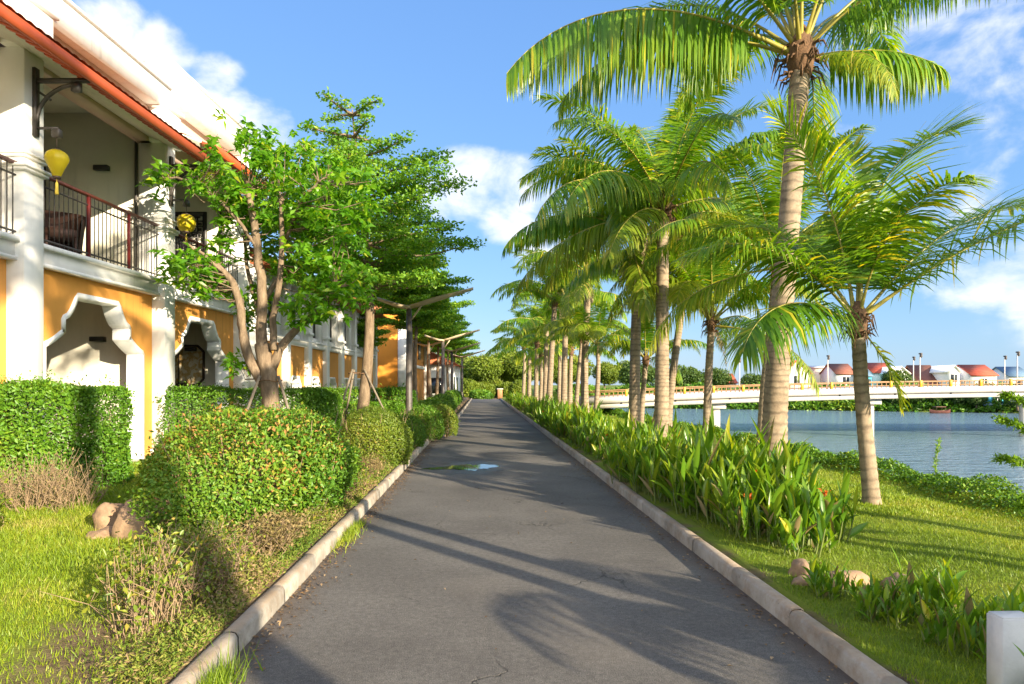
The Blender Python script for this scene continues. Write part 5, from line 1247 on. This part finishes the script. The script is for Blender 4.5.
# leafy strip along the river bank
g = MB(); n = 60000; y = 3 + 42*rng.uniform(0, 1, n)**1.6; c = 7.05 + 0.35*np.clip((y-8)/8, 0, 1.4) + 0.10*np.sin(y*1.3)
off = rng.normal(0, 0.27, n); hh = (0.20 + 0.06*np.sin(y*2.1) + .05*np.sin(y*5.3+1))*np.clip(1-(off/.75)**2, .1, 1)
u = c + off; x = u - SL*y; z = ground_z(u, x, y) + hh*rng.uniform(.35, 1.08, n)
P = np.stack([x, y, np.maximum(z, -.3)], -1); d = unit(n); d[:, 2] = d[:, 2]*.6+.3
g.leaves(P, d, np.tile([0, 0, 1.0], (n, 1))+unit(n)*.7, np.interp(y, [3, 45], [.036, .13])*rng.uniform(.7, 1.3, n), np.interp(y, [3, 45], [.02, .08])*rng.uniform(.7, 1.3, n), np.clip(.5+.22*lump(P*1.3)+rng.normal(0, .2, n), 0, 1))
o = obj('bank_groundcover', g, M['hedge']); o['kind'] = 'stuff'; o['label'] = 'low leafy groundcover strip along the river bank'
# ------------------------------------------------------------------ bridge over the river
br = thing('road_bridge', 'long pale concrete road bridge with brown rail and yellow posts crossing the river', 'bridge', (4.0, 37.0, 0), -0.035)
BL = 62.0; NX = 32
def bz(x): x = np.minimum(x, 28.0); return 0.30 + 0.05*x - 0.00088*x*x
xs = np.linspace(0, BL, NX+1)
def beam(g, y0, y1, d0, d1):
    v = []
    for x in xs: v += [(x, y0, bz(x)+d0), (x, y1, bz(x)+d0), (x, y1, bz(x)+d1), (x, y0, bz(x)+d1)]
    q = [(i*4+k, i*4+(k+1) % 4, i*4+4+(k+1) % 4, i*4+4+k) for i in range(NX) for k in range(4)] + [(0, 3, 2, 1), (NX*4, NX*4+1, NX*4+2, NX*4+3)]
    return g.add(v, q)
g = beam(MB(), -0.10, 0.4, 0.0, 0.28); beam(g, 5.6, 6.1, 0.0, 0.28); beam(g, 0.4, 5.6, 0.12, 0.27); obj('girder', g, M['bridge'], br)
g = beam(MB(), -0.34, 6.34, 0.282, 0.58); obj('deck', g, M['bridge'], br)
g = beam(MB(), -0.29, -0.21, 0.84, 0.90); beam(g, -0.275, -0.225, 0.67, 0.71); beam(g, 6.2, 6.28, 0.84, 0.90)
obj('railing', g, M['bridge_brown'], br)
g = MB()
for x in np.arange(0.5, BL, 0.24): g.box(x-.02, x+.02, -.265, -.235, bz(x)+.58, bz(x)+.84)
obj('balusters', g, M['bridge_brown'], br)
pm = MB().bbox(-.06, .06, -.32, -.19, .0, .36, .01).mesh('railing_post', M['bridge_yellow'])
for x in np.arange(0.6, BL, 1.55):
    o = obj('railing_post', pm, None, br, (x, 0, bz(x)+.581))
dm = MB().bbox(-.05, .05, -.37, -.335, 0, .08, .01).mesh('drain_spout', M['dark'])
for x in np.arange(1.9, BL, 2.9): obj('drain_spout', dm, None, br, (x, .235, bz(x)+.19))
for k in range(7):
    x = 7.25 + 8.3*k - 0.1
    if k == 0: x = 7.15
    zz = bz(x)
    for y in (0.8,):
        g = MB(); g.tube([(x, y, -2.6), (x, y, zz-.28)], .26, 14); p = obj('pier', g, M['bridge'], br)
        g = MB(); g.bbox(x-.48, x+.48, y-.5, y+.5, zz-.30, zz-.002, .06); obj('pier_cap', g, M['bridge'], p)
def bridge_lamp(label, x, y):
    a = br.rotation_euler[2]; wx = br.location.x + x*math.cos(a) - y*math.sin(a); wy = br.location.y + x*math.sin(a) + y*math.cos(a)
    L = thing('street_lamp', label, 'street lamp', (wx, wy, bz(x)+.58), a, 'lamp posts on the bridge')
    obj('post', MB().tube([(0, 0, 0), (0, 0, 1.75)], [.035, .025], 8), M['bridge'], L)
    g = MB(); g.bbox(-.05, .05, -.16, .06, 1.75, 1.82, .01); obj('arm', g, M['lamppost'], L)
    g = MB(); g.lathe([(.02, 1.56), (.055, 1.60), (.065, 1.70), (.04, 1.749), (.01, 1.75)], (0, -.12, 0), 10); obj('lamp_head', g, M['lamppost'], L)
for lab, px in (('bridge lamp post right of the second tall palm', 742), ('bridge lamp post right of the tall near trunk', 830), ('bridge lamp post right of the short leaning palm', 910), ('bridge lamp post near the small house with two white gables', 921), ('bridge lamp post left of the pair near the right edge', 999), ('rightmost bridge lamp post', 1016)):
    y = 0.1 if px not in (910, 999) else 5.9
    Yw = 37.0+y; bridge_lamp(lab, ((px-512)/F*(Yw-.7) - 4.0), y)

# ------------------------------------------------------------------ far bank: houses, trees, boat
def house(label, px, w, pyt, Y, d, body, roofm, ridge='x', pitch=.5, name='house'):
    x, _, _ = at(px, 0, Y); ztop = 1.6 + (385-pyt)/F*Y; wm_ = w/F*Y; zb = 0.5
    h = thing(name, label, 'house', (x, Y, zb), -.03)
    H = ztop - zb; eh = H - pitch*(wm_ if ridge == 'y' else d)/2
    g = MB()
    if ridge == 'y': g.prism([(-wm_/2, 0), (wm_/2, 0), (wm_/2, eh), (0, H-.05), (-wm_/2, eh)], 0, d, 'y')
    else: g.prism([(0, 0), (d, 0), (d, eh), (d/2, H-.05), (0, eh)], -wm_/2, wm_/2, 'x')
    obj('wall', g, body, h)
    g = MB(); e = .3
    if ridge == 'y':
        for s_ in (-1, 1): g.prism([(0, H), (s_*(wm_/2+e), eh-e*pitch), (s_*(wm_/2+e), eh-e*pitch+.12), (0, H+.14)], -e, d+e, 'y')
    else:
        for a, b in ((d/2, -e), (d/2, d+e)): g.prism([(a, H), (b, eh-e*pitch), (b, eh-e*pitch+.12), (a, H+.14)], -wm_/2-e*.6, wm_/2+e*.6, 'x')
    obj('roof', g, roofm, h)
    n = max(1, int(wm_/2.6))
    for k in range(n):
        xx = -wm_/2 + wm_*(k+.5)/n
        f = obj('window', MB().box(xx-.45, xx+.45, -.06, -.002, max(.6, eh-1.7), eh-.5), M['glass'], h)
        g = MB(); g.box(xx-.03, xx+.03, -.08, -.061, max(.6, eh-1.7), eh-.5); g.box(xx-.5, xx+.5, -.14, -.01, max(.6, eh-1.7)-.1, max(.6, eh-1.7)-.002); obj('window_frame', g, M['white'], f)
    return h
redroof = m_rough('red_tile_roof', (0.46, 0.085, 0.04), .25, 2.0, .8, .2)
brownroof = m_rough('brown_tile_roof', (0.27, 0.10, 0.06), .25, 2.0, .8, .2)
blueroof = m_rough('blue_metal_roof', (0.12, 0.20, 0.28), .15, 2, .5, .05)
blue = m_rough('turquoise_wall', (0.06, 0.36, 0.50), .15, 2, .7, .05)
W_ = M['white']
house('white gabled house with red tiled side roof right of the tall near trunk', 797, 26, 361, 108, 9, W_, redroof, 'y', .9)
house('flat topped cream house next to the white gabled one', 824, 17, 366, 112, 8, M['cream'], W_, 'x', .08)
house('white house with reddish roof just left of the short leaning palm', 846, 19, 364, 106, 6, W_, brownroof, 'x', .5)
house('white house with bright red roof right of the short leaning palm', 884, 22, 363, 108, 6, W_, redroof, 'x', .5)
house('small blue roofed shed left of the red roofed white house', 868, 7, 368, 104, 6, blue, blueroof, 'x', .4)
house('white gable end house partly behind the round tree', 901, 14, 367, 104, 8, W_, W_, 'y', .8)
house('house with wide brown roof and dark veranda', 937, 22, 365, 104, 10, M['lintel'], brownroof, 'x', .8)
house('white gable end joined to the wide brown roof', 954, 11, 366, 103, 9, W_, W_, 'y', .9)
house('small house with red roof between the two big roofs', 967, 13, 369, 107, 6, W_, redroof, 'x', .5)
house('house with wide bright red roof near the right edge', 984, 25, 365, 102, 6, W_, redroof, 'x', .5)
house('white house with blue roof at the far right', 1020, 22, 367, 112, 6, W_, blueroof, 'x', .5)
house('tiny white house with red roof seen between the palm trunks', 728, 17, 374, 118, 6, W_, redroof, 'x', .5)
house('low pale house behind the short yellow palm', 692, 15, 375, 122, 8, M['cream'], brownroof, 'x', .7)
house('white building far left behind the second palm', 664, 13, 370, 126, 6, W_, redroof, 'x', .5)
house('turquoise waterside hut under the bridge at the right', 997, 26, 392, 69.5, 5, blue, blueroof, 'x', .5, 'waterside_hut')

def crown_tree(label, x, y, zb, H, rad, seed, n, ls, mat, trunk=.25, group='trees on the far bank', name='bank_tree'):
    r = np.random.default_rng(seed); root = thing(name, label, 'tree', (x, y, zb), 0, group); g = MB(); lf = MB()
    g.tube([(0, 0, -.4), (.05*H, 0, H*.3), (0, 0.02*H, H*.75)], [trunk, trunk*.7, trunk*.2], 7)
    k = 12; C = unit(k, r)*np.array([rad*.62, rad*.62, H*.26])*r.uniform(.5, 1, (k, 1)) + np.array([0, 0, H*.62]); ra = r.uniform(.32, .52, k)*rad
    for c in C: g.tube([(0, 0, H*.3), c*np.array([.5, .5, .8]), c], [trunk*.4, trunk*.25, .03], 5, cap=False)
    w_ = ra**2/np.sum(ra**2); cnt = r.multinomial(n, w_)
    for c, q_, m in zip(C, ra, cnt):
        v = unit(m, r); p = c + v*(q_*(1-np.abs(r.normal(0, .16, m))+.15*lump(v*3+seed)))[:, None]*np.array([1, 1, .8])
        p[:, 2] = np.maximum(p[:, 2], .1)
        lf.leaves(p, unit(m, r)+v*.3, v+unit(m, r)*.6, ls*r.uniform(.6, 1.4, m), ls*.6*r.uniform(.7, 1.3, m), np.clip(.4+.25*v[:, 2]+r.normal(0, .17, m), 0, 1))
    obj('trunk', g, M['bark'], root); obj('crown', lf, M[mat], root); return root
T0 = crown_tree('dark rounded tree on the far bank just left of the bridge', at(640, 0, 92)[0], 92, 0.3, 4.2, 3.2, 201, 5000, .34, 'far')
spots = [('rounded dark tree behind the bridge between the second palm and the short yellow palm', 686, 95, .95), ('round tree in front of the red roofed white house', 893, 92, .78), ('tree beside the white gabled house', 772, 100, .62), ('tree on the far bank behind the tall near trunk', 755, 98, .7), ('tree left of the tiny red roofed house', 715, 102, .9),
         ('low bank tree under the bridge left of the pier', 812, 77, .62), ('low bank tree under the bridge right of the pier', 890, 73.5, .62), ('second low bank tree right of the pier under the bridge', 912, 72.5, .62), ('third low bank tree right of the pier under the bridge', 935, 71.5, .6), ('bank tree beside the red boat', 958, 70.5, .55), ('yellowish bush tree left of the turquoise hut', 976, 69.5, .5), ('bank tree right of the turquoise hut', 1018, 67, .58), ('bank tree left of the pier in the shade of the bridge', 842, 76, .6), ('low bank tree far left under the bridge', 785, 79, .55), ('bank tree seen between the short palm and the tall near trunk', 735, 82, .55), ('low tree at the left under the bridge', 690, 84, .5)]
for i, (lab, px, y, sc) in enumerate(spots): dup(T0, (at(px, 0, y)[0], y, 0.15 if y > 88 else -0.75), i*1.9, sc if y > 88 else sc*.8, lab)
# green bank growth
g = MB(); n = 26000; x = rng.uniform(6, 75, n); yb = 82 - 0.42*(x-19); y = yb + rng.uniform(-1.2, 5, n)
z = np.clip((y-yb+1.2)/3.2, 0, 1)*1.9 - 1.25 + rng.uniform(0, 1.0, n)*(0.6+.4*np.sin(x*.9))
P = np.stack([x, y, z], -1); g.leaves(P, unit(n)+np.array([0, 0, .4]), unit(n)+np.array([0, -.6, .6]), rng.uniform(.25, .6, n), rng.uniform(.16, .36, n), np.clip(.4+.3*lump(P*.5)+rng.normal(0, .2, n), 0, 1))
o = obj('far_bank_growth', g, M['hedge']); o['kind'] = 'stuff'; o['label'] = 'green growth covering the far river bank'
# small red boat moored at the far bank
X, Yb, _ = at(940, 0, 67.5)
bt = thing('river_boat', 'small red boat moored at the far bank under the bridge', 'boat', (X, Yb, -1.25), .1); bt.scale = (.5, .5, .5)
g = MB(); sx_ = np.linspace(-2.2, 2.2, 13); v = []
for s in sx_:
    k = max(.05, 1-abs(s/2.25)**3); rise = .35*abs(s/2.2)**3
    v += [(s, -.75*k, .62+rise), (s, -.5*k, .15), (s, 0, 0+rise*.5), (s, .5*k, .15), (s, .75*k, .62+rise)]
g.add(v, [(i*5+k, i*5+k+1, i*5+6+k, i*5+5+k) for i in range(12) for k in range(4)]); obj('hull', g, m_rough('red_boat_paint', (.16, .06, .045), .4, 3, .6, .1), bt)
g = MB(); g.prism([(-.55, 1.35), (.55, 1.35), (.5, 1.45), (-.5, 1.45)], -1.2, .9, 'x') if False else g.bbox(-1.2, .9, -.55, .55, 1.35, 1.44, .02); obj('cabin_roof', g, m_rough('boat_canopy', (.22, .11, .07), .2, 3, .7, .1), bt)
for sx_ in (-1.1, .8):
    for sy_ in (-.5, .5): obj('canopy_post', MB().tube([(sx_, sy_, .5), (sx_, sy_, 1.36)], .03, 5), M['lintel'], bt)

# ------------------------------------------------------------------ the end of the path
S0 = crown_tree('bright green tree at the end of the path', at(500, 0, 95)[0], 95, 0.1, 6.6, 3.4, 301, 7000, .34, 'fary', .2, 'sunlit trees closing the end of the path', 'bright_tree')
for i, (lab, px, y, sc) in enumerate([('sunny tree left of the path end below the lamp canopies', 484, 90, .9), ('bright tree right of the path end behind the palm trunks', 524, 92, .95), ('tall sunny tree further behind the path end', 512, 108, 1.15), ('sunny tree behind the far left lamps', 466, 100, 1.0), ('bright tree far behind the crowded palm trunks', 548, 104, 1.0), ('sunny tree behind the left end of the bridge', 575, 108, 1.0), ('tree far behind the white house on the left', 440, 105, 1.1), ('low sunny tree at the left end of the bridge', 606, 100, .8), ('bright tree beyond the midway palms', 562, 96, .8), ('sunny tree beyond the bridge behind the third tall palm', 628, 112, .9)]):
    dup(S0, (at(px, 0, y)[0], y, 0.1), i*1.3, sc, lab)
ends_ = [('tall bright shrub closing the path end on the left', 470, 84, 2.3), ('bright shrub left of the brick pillar', 484, 86, 1.9), ('bright tall shrub straight ahead at the path end', 495, 89, 2.4), ('bright shrub right of the brick pillar', 509, 87, 2.0), ('bright shrub behind the last right clumps', 521, 86, 2.2), ('low dark bush at the left corner of the path end', 481, 79, 1.0)]
for i, (lab, px, y, h) in enumerate(ends_):
    bush('tall_bush', lab, 'bush', (at(px, 0, y)[0], y, 0.0), (1.25, 1.0), h, 4200, .22, 'fary' if i < 5 else 'hedge', 320+i, 2.2, .14)
for i, (lab, px, y, sc) in enumerate([('sunny low-crowned tree just left of the path end', 488, 92, .62), ('sunny low-crowned tree straight over the path end', 503, 98, .72), ('sunny tree far back left of the wing lamps', 458, 125, 1.2), ('far tree behind the layered trees, left of the white house', 425, 130, 1.3), ('far tree beyond the orange house', 395, 130, 1.3)]):
    dup(S0, (at(px, 0, y)[0], y, -0.4), 2+i, sc, lab)
kk = thing('brick_pillar', 'small orange-brown brick pillar at the far end of the path', 'pillar', (at(500, 0, 79)[0], 79, 0.0))
g = MB(); g.bbox(-.28, .28, -.28, .28, 0, 1.1, .03); obj('shaft', g, m_rough('orange_brick', (.45, .22, .10), .3, 6, .85, .3), kk)
g = MB(); g.bbox(-.36, .36, -.36, .36, 1.1, 1.2, .03); obj('cap', g, M['bridge'], kk)
